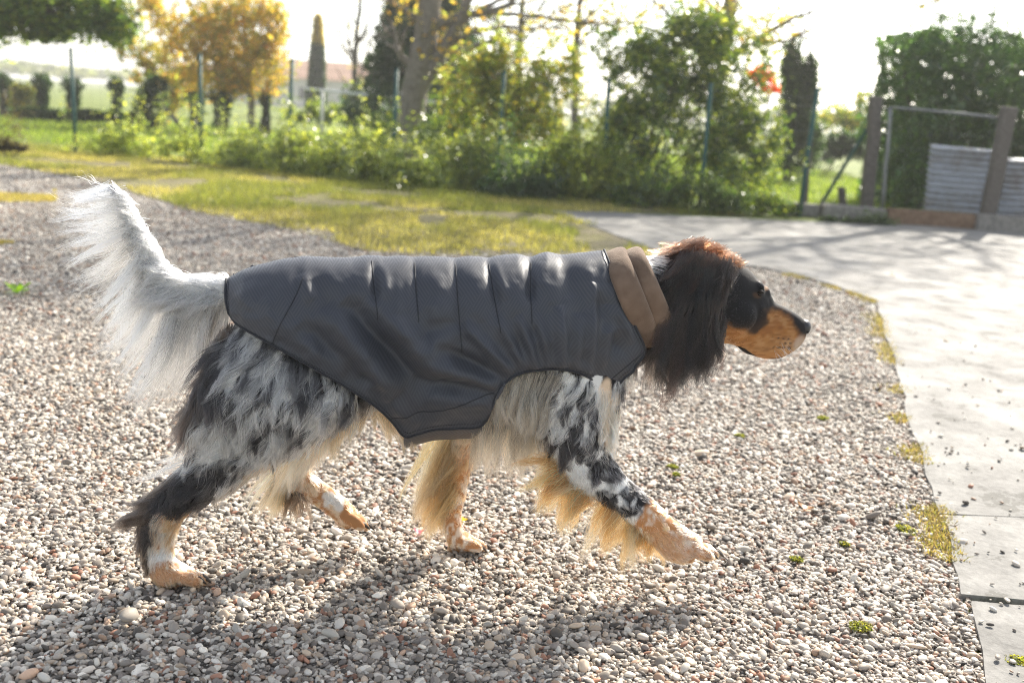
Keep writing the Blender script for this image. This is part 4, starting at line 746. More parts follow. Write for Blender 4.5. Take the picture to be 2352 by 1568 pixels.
for cl in ([(460,1333,-.020-.037),(472,1331,-.007-.037),(470,1328,.008-.037),(455,1327,.021-.037)], [(836,1208,.060),(847,1210,.074),(846,1206,.088),(832,1204,.1)],
           [(1636,1276,-.112),(1650,1272,-.098),(1648,1268,-.082),(1634,1266,-.068)], [(1104,1258,.079),(1117,1256,.093),(1116,1253,.108),(1103,1251,.121)]):
    for (cx, cy, co) in cl:
        k = np.linspace(0, 1, 6); P = DP(cx-6+20*k, cy-6+14*k**1.6, co); V, F = tube(P, .0042*(1-k)**.6+.0005, 7); put(mesh_np('claw', V, F, M_CLAW, None, True), dog_root)

for s_ in (-1, 1):                        # dark lip under the flews
    lp = MB(); q = resample([(1694,794,.016),(1706,803,.019),(1720,811,.020),(1738,815,.018)], 24); lp.tube(DP(q[:, 0], q[:, 1]-1, s_*q[:, 2]), .0024*np.sin(np.linspace(.25, 2.9, 24))+.0008, 7)
    put(lp.build('lip', M_LID, None, True), dog_root)
# ------------------------------------------------------------------ the quilted coat
COAT_TOP = [(520,640),(560,618),(600,606),(650,594),(700,588),(760,590),(810,590),(852,584),(880,588),(915,587),(950,588),(990,588),(1045,590),(1080,588),(1120,590),(1160,584),(1190,583),(1218,588),(1255,578),(1290,584),(1330,580),(1388,574)]
COAT_HEM = [(527,722),(545,745),(590,772),(650,806),(720,846),(800,893),(850,925),(885,953),(905,975),(930,1003),(960,997),(1000,988),(1050,985),(1100,981),(1112,972),(1125,950),(1140,910),(1165,876),(1200,857),(1240,850),(1280,848),(1320,854),(1352,867),(1378,884),(1410,896)]
COAT_REAR = [(520,640),(518,665),(520,695),(527,722)]
COAT_FRONT = [(1388,574),(1412,640),(1440,710),(1466,770),(1479,806),(1462,835),(1435,868),(1410,896)]
nu, nvv = 230, 110
def cres(P, n): return resample(np.array(P, float), n)
uu = np.linspace(0, 1, nu); vv = 1-np.cos(np.linspace(0, math.pi/2, nvv)); vv = .65*vv+.35*np.linspace(0, 1, nvv)
def curve_at(P, t):
    C = cres(P, 400); i = np.clip(t*399, 0, 398.999); k = i.astype(int); f = (i-k)[:, None]; return C[k]*(1-f)+C[k+1]*f
cT, cH, cR, cF = curve_at(COAT_TOP, uu), curve_at(COAT_HEM, uu), curve_at(COAT_REAR, vv), curve_at(COAT_FRONT, vv)
U, Vg = np.meshgrid(uu, vv, indexing='ij')
G = (1-Vg)[..., None]*cT[:, None]+Vg[..., None]*cH[:, None]+(1-U)[..., None]*cR[None]+U[..., None]*cF[None]
G -= ((1-U)*(1-Vg))[..., None]*cT[0]+(U*(1-Vg))[..., None]*cT[-1]+((1-U)*Vg)[..., None]*cH[0]+(U*Vg)[..., None]*cH[-1]
GX, GY = G[..., 0], G[..., 1]
def interp(x, xs, ys): return np.interp(x, xs, ys)
top_y = interp(GX, [p[0] for p in COAT_TOP]+[1480], [p[1] for p in COAT_TOP]+[640])
bot_y = interp(GX, [520,600,760,930,1000,1150,1300,1400,1480], [850,960,1000,1022,1020,1030,1000,960,900])
wid = interp(GX, [520,560,620,700,850,1000,1150,1280,1380,1440,1480], [.054,.092,.114,.119,.122,.127,.130,.128,.112,.095,.086])
q = np.clip((GY-top_y)/(bot_y-top_y), 0, 1)
dep = wid*np.sqrt(np.clip(1-(1-2*q)**2, 0, 1))**.85
dep = np.where(q > .5, np.maximum(dep, wid*(1-.55*(2*q-1)**2.2)), dep)
# folds (metres, along the surface), laid by hand as ridges and valleys on the side of the coat
def seg(x, y, pts, w, taper=True):
    best = np.full(x.shape, 1e9); tpar = np.zeros(x.shape); pts = np.array(pts, float); L = len(pts)-1
    for i in range(L):
        a, b = pts[i], pts[i+1]; d = b-a; t = np.clip(((x-a[0])*d[0]+(y-a[1])*d[1])/(d@d), 0, 1)
        dd = np.hypot(x-a[0]-t*d[0], y-a[1]-t*d[1]); m = dd < best; best = np.where(m, dd, best); tpar = np.where(m, (i+t)/L, tpar)
    g = np.exp(-(best/w)**2)
    return g*(np.sin(np.clip(tpar, 0, 1)*math.pi)**.5 if taper else 1)
disp = np.zeros(GX.shape)
SEAMX = [(852,584,868,735),(950,588,962,740),(1044,590,1062,812),(1120,590,1150,765),(1217,588,1222,742)]
for x1, y1, x2, y2 in SEAMX:
    disp -= .0055*seg(GX, GY, [(x1, y1-10), (x2, y2)], 11, False)*sstep(y2+10, y2-90, GY)
for x1, y1, x2, y2, w, a in [(905,600,915,720,26,.006),(1000,600,1010,740,28,.007),(1085,600,1105,740,24,.006),(1170,600,1185,730,24,.006),(1265,590,1275,700,26,.006),(800,600,815,700,30,.005),
        (790,690,985,915,26,-.016),(850,680,1020,870,28,.013),(750,700,905,915,30,.012),(720,640,760,720,18,-.006),(690,630,720,690,16,.006),(745,620,800,690,18,.005),(655,615,640,760,20,.003),
        (1180,858,1065,745,13,--.010),(1210,850,1140,730,12,.006),(1235,848,1190,725,12,--.010),(1262,846,1235,720,12,.006),(1290,848,1285,700,13,--.010),(1322,853,1330,720,14,.007),(1352,866,1365,650,13,--.010),(1385,880,1400,700,16,.006),
        (1160,875,1000,790,16,-.009),(1150,890,980,830,16,.009),(1140,905,950,880,16,-.008),(1130,935,980,915,18,.004),(870,900,960,980,18,.006),(830,860,900,930,20,-.005),
        (1120,600,1148,700,10,-.006),(1135,600,1165,690,10,.005),(860,600,866,700,9,-.007),(880,605,890,690,12,.006),(1215,600,1222,690,9,-.007),(1245,600,1240,660,12,.006),(1300,590,1320,680,16,-.006),(1340,590,1370,690,16,.006),(1365,640,1400,760,12,-.006),
        (1430,760,1380,870,12,-.004),(1400,650,1450,790,10,.005),(690,745,850,885,22,-.008),(640,740,800,850,26,.006),(560,650,600,740,26,.003),(975,650,985,800,14,-.004),(1010,760,1050,880,20,.004)]:
    disp += a*seg(GX, GY, [(x1, y1), (x2, y2)], w)
nz = np.stack([GX*.012, GY*.012, 0*GX], -1)
disp += .014*(fbm(nz, 2, 3)-.5)*sstep(0, .08, q)+.004*(fbm(nz*3.2, 5, 2)-.5)
disp *= (.22+.78*sstep(0, .25, q))*(1+.6*sstep(.22, .5, q))*np.minimum(1, sstep(0, .03, U)*1.0+.15)*(1-.75*sstep(.96, 1, Vg))
near = DP(GX, GY, -dep); far_ = DP(GX, GY, dep)
def norms(Pm):
    n = np.cross(np.gradient(Pm, axis=0), np.gradient(Pm, axis=1)); return n/(np.linalg.norm(n, axis=-1)[..., None]+1e-9)
nn_ = norms(near); nn_ *= np.sign((nn_[nu//2, nvv//2] @ np.array((0, -1., 0))))
nf_ = nn_*np.array((1, -1, 1)); near = near+nn_*disp[..., None]; far_ = far_+nf_*disp[..., None]
far_[:, 0] = near[:, 0] = (near[:, 0]+far_[:, 0])/2
S = np.concatenate([far_[:, :0:-1], near], axis=1)      # far hem ... spine ... near hem
nw = S.shape[1]; idx = np.arange(nu*nw).reshape(nu, nw)
Fq = np.stack([idx[:-1, :-1], idx[1:, :-1], idx[1:, 1:], idx[:-1, 1:]], -1).reshape(-1, 4)
uvx = np.concatenate([GX[:, :0:-1], GX], 1).ravel(); uvy = np.concatenate([(2*top_y-GY)[:, :0:-1], GY], 1).ravel()

t = NT('slate_jacquard'); uv = t.new('ShaderNodeUVMap', uv_map='UVMap'); sx = t.new('ShaderNodeSeparateXYZ'); t.l.new(uv.outputs[0], sx.inputs[0])
# woven meander: bands of parallel lines that turn at each lozenge
px_, py_ = sx.outputs[0], sx.outputs[1]
a_ = t.math('ADD', t.math('MULTIPLY', px_, 1.0), t.math('MULTIPLY', py_, .62)); b_ = t.math('SUBTRACT', t.math('MULTIPLY', px_, 1.0), t.math('MULTIPLY', py_, .62))
ca_ = t.math('FLOOR', t.math('DIVIDE', a_, 38.0)); cb_ = t.math('FLOOR', t.math('DIVIDE', b_, 38.0))
ck = t.math('MODULO', t.math('ABSOLUTE', t.math('ADD', ca_, t.math('MULTIPLY', cb_, 2.0))), 3.0); sel = t.math('GREATER_THAN', ck, 1.5)
sa_ = t.math('PINGPONG', a_, 3.8); sb_ = t.math('PINGPONG', b_, 3.8)
ln = t.math('ADD', t.math('MULTIPLY', sa_, sel), t.math('MULTIPLY', sb_, t.math('SUBTRACT', 1.0, sel))); line = t.math('GREATER_THAN', ln, 2.1)
big = t.noise(7, 3); fine = t.noise(420, 2)
base = t.mix(line, (.040,.043,.053), (.058,.061,.071)); t.col(t.mix(.25, base, t.ramp(big.outputs['Fac'], [(.3, (.036,.038,.048)), (.7, (.060,.063,.074))])))
t.rough(t.math('SUBTRACT', .50, t.math('MULTIPLY', line, .08)), .30); t.b.inputs['Sheen Weight'].default_value = .04
t.bump(t.math('ADD', t.math('MULTIPLY', line, .6), fine.outputs['Fac']), .25, .0006); M_COAT = t.m
coat = mesh_np('coat', S.reshape(-1, 3), Fq, M_COAT, None, True, uvs=np.stack([uvx, uvy], 1)); put(coat, dog_root)
coat['label'] = 'quilted slate grey waterproof dog coat with a woven meander pattern'
fc = coat.data.polygons[(nu//2)*(nw-1)+nw-1-nvv//2]; sm = coat.modifiers.new('thickness', 'SOLIDIFY'); sm.thickness = .0025; sm.offset = -1 if fc.normal.y < 0 else 1      # always inwards
def sub(o, parent):                     # sub-part of a part whose own matrix is the world's
    o.parent = parent
    o.matrix_parent_inverse = Matrix.Identity(4); return o
bot = []
ib = [i for i in range(nu) if 925 < cH[i, 0] < 1108]
V = []; F = []
for r, i in enumerate(ib):
    a, b = near[i, -1], far_[i, -1]
    for k in range(9):
        f = k/8; p = a*(1-f)+b*f; p = p+np.array((0, 0, -.022*math.sin(f*math.pi)**.7+.003)); V.append(p)
for r in range(len(ib)-1):
    for k in range(8): F.append((r*9+k, (r+1)*9+k, (r+1)*9+k+1, r*9+k+1))
sub(mesh_np('belly_panel', V, F, M_COAT, None, True, uvs=np.array(V)[:, :2]*1200), coat)
M_BIND = simple('coat_binding', (.018,.019,.023), (.036,.037,.043), 300, .7, .4, .001)
M_THREAD = simple('coat_thread', (.02,.02,.024), (.05,.05,.055), 500, .8, .2, .0005)
def outl(Pn, Nn, k=.001): return Pn+Nn*k
b1 = MB()
for Pm, Nm in ((near, nn_), (far_, nf_)):
    b1.tube(Pm[:, -1]+Nm[:, -1]*.0003, .0019, 6); 
b1.tube(np.concatenate([far_[0, ::-1], near[0, 1:]]), .0022, 6); b1.tube(np.concatenate([far_[-1, ::-1], near[-1, 1:]]), .0024, 6)
sub(b1.build('binding', M_BIND, None, True), coat)
gxu, gxv = np.gradient(GX); gyu, gyv = np.gradient(GY)
def on_coat(pts, n, Pm, lift):           # follow a line drawn on the side of the coat
    N = nn_ if Pm is near else nf_; out = []
    for (x, y) in cres(pts, n):
        i, j = divmod(int(np.argmin((GX-x)**2+(GY-y)**2)), nvv); J = np.array([[gxu[i, j], gxv[i, j]], [gyu[i, j], gyv[i, j]]])
        d = np.clip(np.linalg.lstsq(J, np.array([x-GX[i, j], y-GY[i, j]]), rcond=None)[0], -1, 1); fi, fj = np.clip(i+d[0], 0, nu-1.001), np.clip(j+d[1], 0, nvv-1.001)
        i0, j0 = int(fi), int(fj); a_, b_ = fi-i0, fj-j0; bl = lambda Q: (Q[i0, j0]*(1-a_)+Q[i0+1, j0]*a_)*(1-b_)+(Q[i0, j0+1]*(1-a_)+Q[i0+1, j0+1]*a_)*b_
        out.append(bl(Pm)+bl(N)*lift)
    return np.array(out)
SEAMS = [[(697,642),(670,700),(640,755),(626,788)],[(898,962),(960,950),(1020,938),(1080,920),(1136,905)],[(1478,806),(1445,832),(1415,860),(1393,880)]]+[[(a+2, b+14), ((a+c)/2, (b+d)/2), (c, d)] for a, b, c, d in SEAMX]
for Ls in SEAMS:
    for Pm in (near, far_): 
        V, F = tube(on_coat(Ls, 90, Pm, .0001), .0010, 6); sub(mesh_np('seam', V, F, M_BIND, None, True), coat)
st = MB()                                # stitches: short dashes beside the hem, the rear edge and the front edge
for Pm, Nm in ((near, nn_), (far_, nf_)):
    for path, nrm in ((Pm[:, -3], Nm[:, -3]), (Pm[2, :], Nm[2, :]), (Pm[-3, :], Nm[-3, :])):
        d = np.r_[0, np.cumsum(np.linalg.norm(np.diff(path, axis=0), axis=1))]; m = int(d[-1]/.0045)
        for s in range(m):
            f = lambda z: np.array([np.interp(z, d, path[:, c]) for c in range(3)]); fn = np.array([np.interp((s+.3)*.0045, d, nrm[:, c]) for c in range(3)])
            V, F = tube(np.array([f(s*.0045), f(s*.0045+.0027)])+fn*.0005, .0006, 4, False); st.add(V, F)
o = sub(st.build('stitching', M_THREAD, None), coat); o['kind'] = 'stuff'
# collar: two plush rolls round the neck
t = NT('plush_brown'); n1 = t.noise(26, 4); n2 = t.noise(600, 2); t.col(t.ramp(n1.outputs['Fac'], [(.3, (.115,.075,.052)), (.7, (.205,.14,.10))])); t.rough(.9, .15)
t.b.inputs['Sheen Weight'].default_value = .5; t.b.inputs['Sheen Roughness'].default_value = .4; t.b.inputs['Sheen Tint'].default_value = (.9,.78,.66,1)
t.bump(t.math('ADD', n2.outputs['Fac'], t.math('MULTIPLY', n1.outputs['Fac'], 3.0)), .5, .002); M_PLUSH = t.m
def roll(top, bottom, hw, wx, th, name, lean=0):
    a, b = np.array(top, float), np.array(bottom, float); c = (a+b)/2; h = (a-b)/2; ax = np.array([-h[1], h[0]]); ax /= np.linalg.norm(ax); ax *= -np.sign(ax[0])*-1
    V = []; m = 72; s = 22
    for i in range(m):
        ph = 2*math.pi*i/m; cp, sp = math.cos(ph), math.sin(ph)
        wob = 1+.06*(noise3(np.array([[cp*2.2, sp*2.2, lean+7.]]))[0]-.5)
        for j in range(s):
            ps = 2*math.pi*j/s; r = th*math.cos(ps)*(1 if math.cos(ps) > 0 else .5); al = wx*math.copysign(abs(math.sin(ps))**.75, math.sin(ps))*(1+.25*(cp < 0)*abs(cp)*.0)
            hx = h*cp*(1+r/np.linalg.norm(h))*wob; side = (1-.18*cp)
            x, y = c+hx+ax*al+np.array([lean*abs(sp), 0]); V.append(DP(x, y, hw*sp*wob*(1+r/(hw*1300))))
    F = [(i*s+j, ((i+1) % m)*s+j, ((i+1) % m)*s+(j+1) % s, i*s+(j+1) % s) for i in range(m) for j in range(s)]
    return sub(mesh_np(name, V, F, M_PLUSH, None, True), coat)
roll((1412,586), (1496,796), .094, 30, 15, 'collar_roll', 0)
roll((1452,584), (1534,774), .084, 26, 15, 'collar_roll', 4)
# ------------------------------------------------------------------ hair
def hair_mat(name, rough=.35, radial=.5):
    t = NT(name); t.n.remove(t.b); h = t.new('ShaderNodeBsdfHairPrincipled'); h.model = 'CHIANG'; h.parametrization = 'COLOR'
    a = t.new('ShaderNodeAttribute', attribute_name='col'); t.l.new(a.outputs['Color'], h.inputs['Color'])
    h.inputs['Roughness'].default_value = rough; h.inputs['Radial Roughness'].default_value = radial; h.inputs['Random Roughness'].default_value = .2
    t.l.new(h.outputs[0], t.out.inputs['Surface']); return t.m
M_HAIR = hair_mat('dog_hair'); M_SILK = hair_mat('dog_hair_silky', .2, .3)
def hair_obj(name, P, cols, r0, r1, parent, kind='stuff'):
    N, K, _ = P.shape; hc = bpy.data.hair_curves.new(name); hc.add_curves([K]*N)
    hc.position_data.foreach_set('vector', P.astype(np.float32).ravel())
    r = np.broadcast_to(np.asarray(r0, float).reshape(-1, 1)*(1-np.linspace(0, 1, K)**1.6)+r1, (N, K))
    ra = hc.attributes.get('radius') or hc.attributes.new('radius', 'FLOAT', 'POINT'); ra.data.foreach_set('value', r.astype(np.float32).ravel())
    ca = hc.attributes.new('col', 'FLOAT_COLOR', 'CURVE'); c = np.ones((N, 4), np.float32); c[:, :3] = np.clip(cols, .003, .95); ca.data.foreach_set('color', c.ravel())
    hc.materials.append(M_SILK if name in ('ear_hair', 'crown_hair') else M_HAIR); o = bpy.data.objects.new(name, hc); link(o); put(o, parent)
    if kind: o['kind'] = kind
    return o
from mathutils.kdtree import KDTree
def clump(P, every, amount, power=1.4, seed=0):
    """draw strands towards the tip of a nearby guide strand, the way hair gathers into locks"""
    N, K, _ = P.shape; r = np.random.default_rng(seed); g = r.choice(N, max(1, N//every), replace=False)
    kd = KDTree(len(g))
    for k, i in enumerate(g): kd.insert(P[i, 0], k)
    kd.balance(); near_ = np.array([kd.find(p)[1] for p in P[:, 0]]); G_ = P[g[near_]]
    s = np.linspace(0, 1, K)**power; a = amount*r.uniform(.4, 1, N)
    return P+(G_-P)*(s[None, :, None]*a[:, None, None]), g[near_]
# flow of the coat: x, y, direction, length (mm)
FLOW = np.array([(1850,750,-1,0,2),(1800,715,-1,.05,2.2),(1790,790,-1,.15,2.2),(1740,800,-1,.3,3),(1762,670,-.5,-.8,2.5),(1725,640,-.9,-.4,4),(1680,605,-1,-.1,9),(1680,700,-1,.3,5),(1700,760,-1,.3,4),(1720,720,-1,.2,3.5),
    (1620,560,-1,.05,24),(1570,580,-1,.2,26),(1560,680,-.6,.8,22),(1520,620,-1,.3,18),(1500,590,-1,.15,14),(1500,750,-.3,1,24),(1640,760,-.8,.5,10),
    (520,760,-.35,1,26),(600,800,-.5,.9,32),(700,850,-.45,.9,30),(800,920,-.6,.9,26),(500,900,-.4,1,36),(600,950,-.3,1,30),(700,975,-.6,.8,24),(560,1060,-.85,.55,20),(450,1100,-.9,.5,24),(370,1180,-.6,.8,20),(375,1260,-.1,1,9),(400,1310,.5,.8,7),(450,1330,.95,.3,5),
    (750,960,-.5,.9,26),(690,1060,-.3,1,24),(740,1140,.8,.6,8),(820,1200,.85,.5,4),
    (1200,900,-.5,.9,28),(1300,880,-.6,.9,22),(1390,920,-.1,1,22),(1300,1000,-.35,.9,20),(1340,1080,.2,1,14),(1420,1125,.6,.85,11),(1500,1190,.7,.8,8),(1560,1235,.8,.6,7),(1620,1260,.95,.35,6),
    (1060,1000,-.25,1,20),(1050,1120,-.1,1,9),(1045,1200,.1,1,6),(1110,1252,.95,.3,4),(1000,960,-.2,1,26),(1120,960,-.3,1,30),
    (510,670,-1,-.05,24),(440,660,-1,-.1,28),(380,640,-.8,-.6,28),(335,580,-.5,-1,26),(300,500,-.4,-1,20),(262,435,-.8,-.7,14),(240,423,-1,-.1,10)], float)
def flow(P, Nn):
    x, y = pix(P); w = 1/(((x[:, None]-FLOW[None, :, 0])**2+(y[:, None]-FLOW[None, :, 1])**2)+300.)**2; w /= w.sum(1)[:, None]
    d = w @ FLOW[:, 2:4]; L = w @ FLOW[:, 4]*.001
    # directions drawn in the side view -> along the body
    D = d[:, :1]*np.array((math.cos(ROLL), .08, math.sin(ROLL)))-d[:, 1:]*np.array((-math.sin(ROLL), 0, math.cos(ROLL)))
    D -= Nn*(D*Nn).sum(1)[:, None]; D /= np.linalg.norm(D, axis=1)[:, None]+1e-9
    return D, L
me = body.data; me.calc_loop_triangles(); tri = np.zeros(len(me.loop_triangles)*3, np.int32); me.loop_triangles.foreach_get('vertices', tri); tri = tri.reshape(-1, 3)
A = BV[tri]; ar = np.linalg.norm(np.cross(A[:, 1]-A[:, 0], A[:, 2]-A[:, 0]), axis=1)/2
cen = A.mean(1); cx, cy = pix(cen); coff = cen[:, 1]-Yd(cx)
COATP = np.array(COAT_TOP+COAT_FRONT[1:]+COAT_HEM[::-1][1:]+COAT_REAR[::-1][1:], float); cm = COATP.mean(0)
hid = poly_in(cx, cy, cm+(COATP-cm)*np.array([.975, .955]))
hid &= ~((cy > 830) & (np.abs(coff) > .125))
hid |= poly_in(cx, cy, [(1395,590),(1475,580),(1525,690),(1535,775),(1490,800)])
dens = np.where(hid, 0, 1.0)*np.where(cen[:, 1] > Yd(cx)+.0, np.where(coff > .03, .75, .45), 1.0)
facing = ((cen-CAMP)*np.cross(A[:, 1]-A[:, 0], A[:, 2]-A[:, 0])).sum(1) < 0
dens *= np.where(facing, 1, .4); dens *= np.where((cx > 1640) & (cy < 840), 2.2, 1)
def surf(n, w):
    p = w*ar; p = p/p.sum(); i = rng.choice(len(ar), n, p=p); r1, r2 = np.sqrt(rng.random(n)), rng.random(n)
    b = np.stack([1-r1, r1*(1-r2), r1*r2], 1); Q = (A[i]*b[..., None]).sum(1); Nn = (BN[tri[i]]*b[..., None]).sum(1); return Q, Nn/np.linalg.norm(Nn, axis=1)[:, None]
def fur(n, w, K=7, lscale=1.0, lift=.30, every=40, clump_a=.85, wave=.12, seed=1, colv=.16, r0=.0004):
    Q, Nn = surf(n, w); D, L = flow(Q, Nn); r = np.random.default_rng(seed)
    g = r.choice(n, n//every, replace=False); kd = KDTree(len(g))
    for k, i in enumerate(g): kd.insert(Q[i], k)
    kd.balance(); near_ = np.array([kd.find(p)[1] for p in Q]); gi = g[near_]; m = len(g)
    kv = min(1, every/30); gl = np.exp(r.normal(0, .25*kv, m))[near_]; gs = r.normal(0, .26*kv, m)[near_]; gb = np.exp(r.normal(0, .22*kv, m))[near_]
    L = L*lscale*r.uniform(.6, 1.15, n)*np.sqrt(gl)
    sw = noise3(Q*55, 4)-.5; sw2 = noise3(Q*140, 8)-.5; Bn_ = np.cross(Nn, D)
    D = D+Bn_*(sw*1.3+sw2*.6+gs+r.normal(0, .08, n))[:, None]; D /= np.linalg.norm(D, axis=1)[:, None]
    s = np.linspace(0, 1, K); lf = (lift*gl*r.uniform(.7, 1.3, n))[:, None]
    along = s[None]*L[:, None]; up = L[:, None]*lf*(s[None]-.45*s[None]**2)
    ph = (r.random(m)*6.28)[near_][:, None]+r.normal(0, .3, (n, 1)); wv = wave*L[:, None]*np.sin(ph+s[None]*5.0)*s[None]
    P = Q[:, None]-Nn[:, None]*.001+D[:, None]*along[..., None]+Nn[:, None]*up[..., None]+Bn_[:, None]*wv[..., None]
    P[..., 2] -= (L[:, None]*.25*s[None]**2)*np.clip(L[:, None]/.03, 0, 1)
    far_g = np.linalg.norm(Q-Q[gi], axis=1) > .02
    P = P+(P[gi]-P)*((s**1.3)[None, :, None]*(clump_a*r.uniform(.5, 1, n)*(~far_g))[:, None, None])
    P[..., 2] = np.maximum(P[..., 2], .001)
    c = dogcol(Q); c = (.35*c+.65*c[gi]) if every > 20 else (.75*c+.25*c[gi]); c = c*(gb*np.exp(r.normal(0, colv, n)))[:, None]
    return P, c
face = (cx > 1640) & (cy < 840); feet = cy > 1215; short = face | feet
P, c = fur(70000, dens*(~short), 7, 1.05, .34, 42, .85, .12, 1); hair_obj('fur', P, c, .00042, .00008, dog_root)
P, c = fur(40000, dens*face, 5, 1.35, .26, 9, .3, .06, 4, .28); hair_obj('face_fur', P, c, .00020, .00006, dog_root)
P, c = fur(26000, dens*feet, 5, 1.5, .32, 10, .5, .08, 5, .14); hair_obj('paw_fur', P, c, .00030, .00006, dog_root)
P, c = fur(9000, dens*((cx < 1600) & (cy < 1250)), 10, 1.6, .5, 18, .9, .2, 2); hair_obj('guard_hair', P, c, .00034, .00006, dog_root)

def tint(base, n, var=.2, mixc=None, mixp=0, r=rng):
    c = np.broadcast_to(np.asarray(base, float), (n, 3)).copy()
    if mixc is not None: m = r.random(n)[:, None] < mixp; c = np.where(m, mixc, c)
    return c*np.exp(r.normal(0, var, n))[:, None]
def feather(name, roots, tips, n, off=(-.01, .01), toff=None, bow=0.0, curl=.05, col=None, jit=14, tjit=22, locks=40, K=12, gather=.86, r0=.0003, short=.45, parent=None, waves=2.2, rooty=None):
    """long feathering: locks drawn from a root line to a tip line (both seen from the side)"""
    r = np.random.default_rng(abs(hash(name+str(roots[0]))) % 1000 if False else int(sum(map(sum, roots))) % 9973)
    Rt, Tt = resample(np.array(roots, float), 200), resample(np.array(tips, float), 200)
    ls = np.sort(r.random(locks)); lk = r.integers(0, locks, n)
    spread = .55/locks; sc = np.clip(ls[lk]+r.normal(0, spread*.9, n), 0, 1)
    i = (sc*199).astype(int); il = (ls[lk]*199).astype(int)
    root = Rt[i]+r.normal(0, jit*.5, (n, 2)); tl = Tt[il]+r.normal(0, tjit*.55, (locks, 2))[lk]
    tip = (Tt[i]*(1-gather)+tl*gather)+r.normal(0, tjit*(.10 if gather > .6 else .3), (n, 2)); f = 1-short*r.random(n)**1.6; tip = root+(tip-root)*f[:, None]
    o0 = r.uniform(off[0], off[1], n); to = toff or off; lo = r.uniform(to[0], to[1], locks)[lk]+r.normal(0, .004, n)
    s = np.linspace(0, 1, K)[None, :, None]; d = tip-root; L = np.linalg.norm(d, axis=1); nrm = np.stack([-d[:, 1], d[:, 0]], 1)/(L[:, None]+1e-6)
    bw = bow*L*(.7+.6*r.random(locks)[lk]); mid = (root+tip)/2+nrm*bw[:, None]
    P2 = (1-s)**2*root[:, None]+2*s*(1-s)*mid[:, None]+s**2*tip[:, None]
    ph = (r.random(locks)*6.28)[lk]+r.normal(0, .35, n); fq = waves*(.7+.6*r.random(locks))[lk]
    P2 = P2+nrm[:, None]*((curl*L*(.5+r.random(locks)[lk]))[:, None]*np.sin(ph[:, None]+s[..., 0]*fq[:, None]*3.1)*s[..., 0]**1.2)[..., None]
    o = o0[:, None]*(1-s[..., 0])+lo[:, None]*s[..., 0]+.006*np.sin(ph[:, None]*1.7+s[..., 0]*fq[:, None]*2.5)*s[..., 0]
    P = DP(P2[..., 0], P2[..., 1], o); P[..., 2] = np.maximum(P[..., 2], .002)
    c = col(n, r, P) if callable(col) else tint(col, n, .2, r=r); c = (.3*c+.7*c[r.integers(0, n, locks)][lk])*np.exp(r.normal(0, .26, locks))[lk][:, None]
    return hair_obj(name, P, c, r0, .00003, parent or dog_root)
mixed = lambda a, b, p, v=.22: (lambda n, r, P: tint(a, n, v, np.asarray(b), p, r))
# tail plume
feather('tail_feather', [(520,690),(470,690),(430,688),(390,676),(352,650),(328,612),(308,565),(292,520),(272,470),(245,428)], [(462,890),(400,935),(335,965),(275,925),(232,790),(180,660),(135,560),(118,500),(150,455),(185,428)], 3400, (-.02, .02), (-.045, .05), -.10, .05, mixed(WHITE*1.05, (.24,.23,.22), .22), 16, 30, 70, 14, .88, .00034, .55)
feather('tail_feather', [(520,655),(470,652),(430,645),(385,620),(350,580),(328,535),(305,480),(280,440)], [(440,665),(390,660),(345,640),(300,590),(275,540),(262,500),(245,460),(225,440)], 2800, (-.022, .022), (-.03, .03), .10, .05, mixed(WHITE, (.26,.26,.27), .22), 14, 18, 60, 10, .8, .0003, .4)
feather('tail_feather', [(515,690),(470,680),(420,675),(370,660)], [(430,720),(370,715),(310,705),(250,690)], 1800, (-.024, -.005), (-.035, -.005), -.12, .07, mixed((.34,.33,.33), WHITE, .5), 14, 22, 40, 10, .88, .00032, .5)
# hind quarter
feather('thigh_fringe', [(528,745),(505,800),(478,865),(462,925),(450,975)], [(462,850),(425,920),(392,990),(388,1010),(408,1050)], 2600, (-.075, -.03), (-.07, -.03), -.08, .06, mixed((.02,.016,.014), (.07,.05,.04), .3), 14, 20, 40, 12, .9, .00032, .5)
feather('thigh_fringe', [(462,960),(452,1010),(440,1050),(420,1070)], [(412,1030),(360,1075),(320,1080),(300,1110)], 260, (-.05, 0), (-.05, .02), -.06, .06, mixed(CREAM, WHITE, .5), 12, 24, 16, 10, .88, .00032, .5)
feather('hock_fringe', [(470,1070),(420,1095),(375,1130),(345,1170),(330,1200)], [(395,1120),(330,1150),(285,1180),(262,1205),(285,1222)], 2400, (-.07, -.02), (-.06, -.02), .05, .05, mixed((.018,.014,.012), (.06,.045,.035), .3), 12, 18, 36, 12, .9, .00032, .45)
feather('hock_fringe', [(338,1195),(332,1235),(336,1275),(345,1300)], [(312,1235),(315,1285),(328,1318),(350,1330)], 1100, (-.055, -.02), (-.05, -.02), .08, .04, mixed((.018,.014,.012), (.05,.04,.03), .3), 10, 10, 20, 9, .8, .0003, .4)
feather('belly_feather', [(848,930),(800,940),(760,965),(720,995),(690,1020)], [(815,1010),(770,1050),(725,1060),(660,1110),(610,1150)], 2400, (-.03, .05), (-.03, .05), .10, .05, mixed((.58,.31,.14), (.76,.56,.36), .4), 16, 26, 40, 12, .88, .00032, .5)
feather('thigh_fringe', [(690,1000),(675,1040),(665,1080),(660,1110)], [(560,1165),(590,1180),(610,1185),(630,1190)], 1700, (.05, .10), (.04, .10), .06, .05, mixed((.60,.33,.15), (.26,.16,.09), .25), 14, 30, 30, 12, .88, .00032, .5)
feather('hock_fringe', [(665,1100),(680,1125),(705,1145)], [(625,1165),(650,1195),(720,1200)], 700, (.06, .10), (.05, .10), .05, .08, mixed((.05,.035,.025), (.2,.13,.08), .3), 10, 16, 16, 9, .88, .00032, .4)
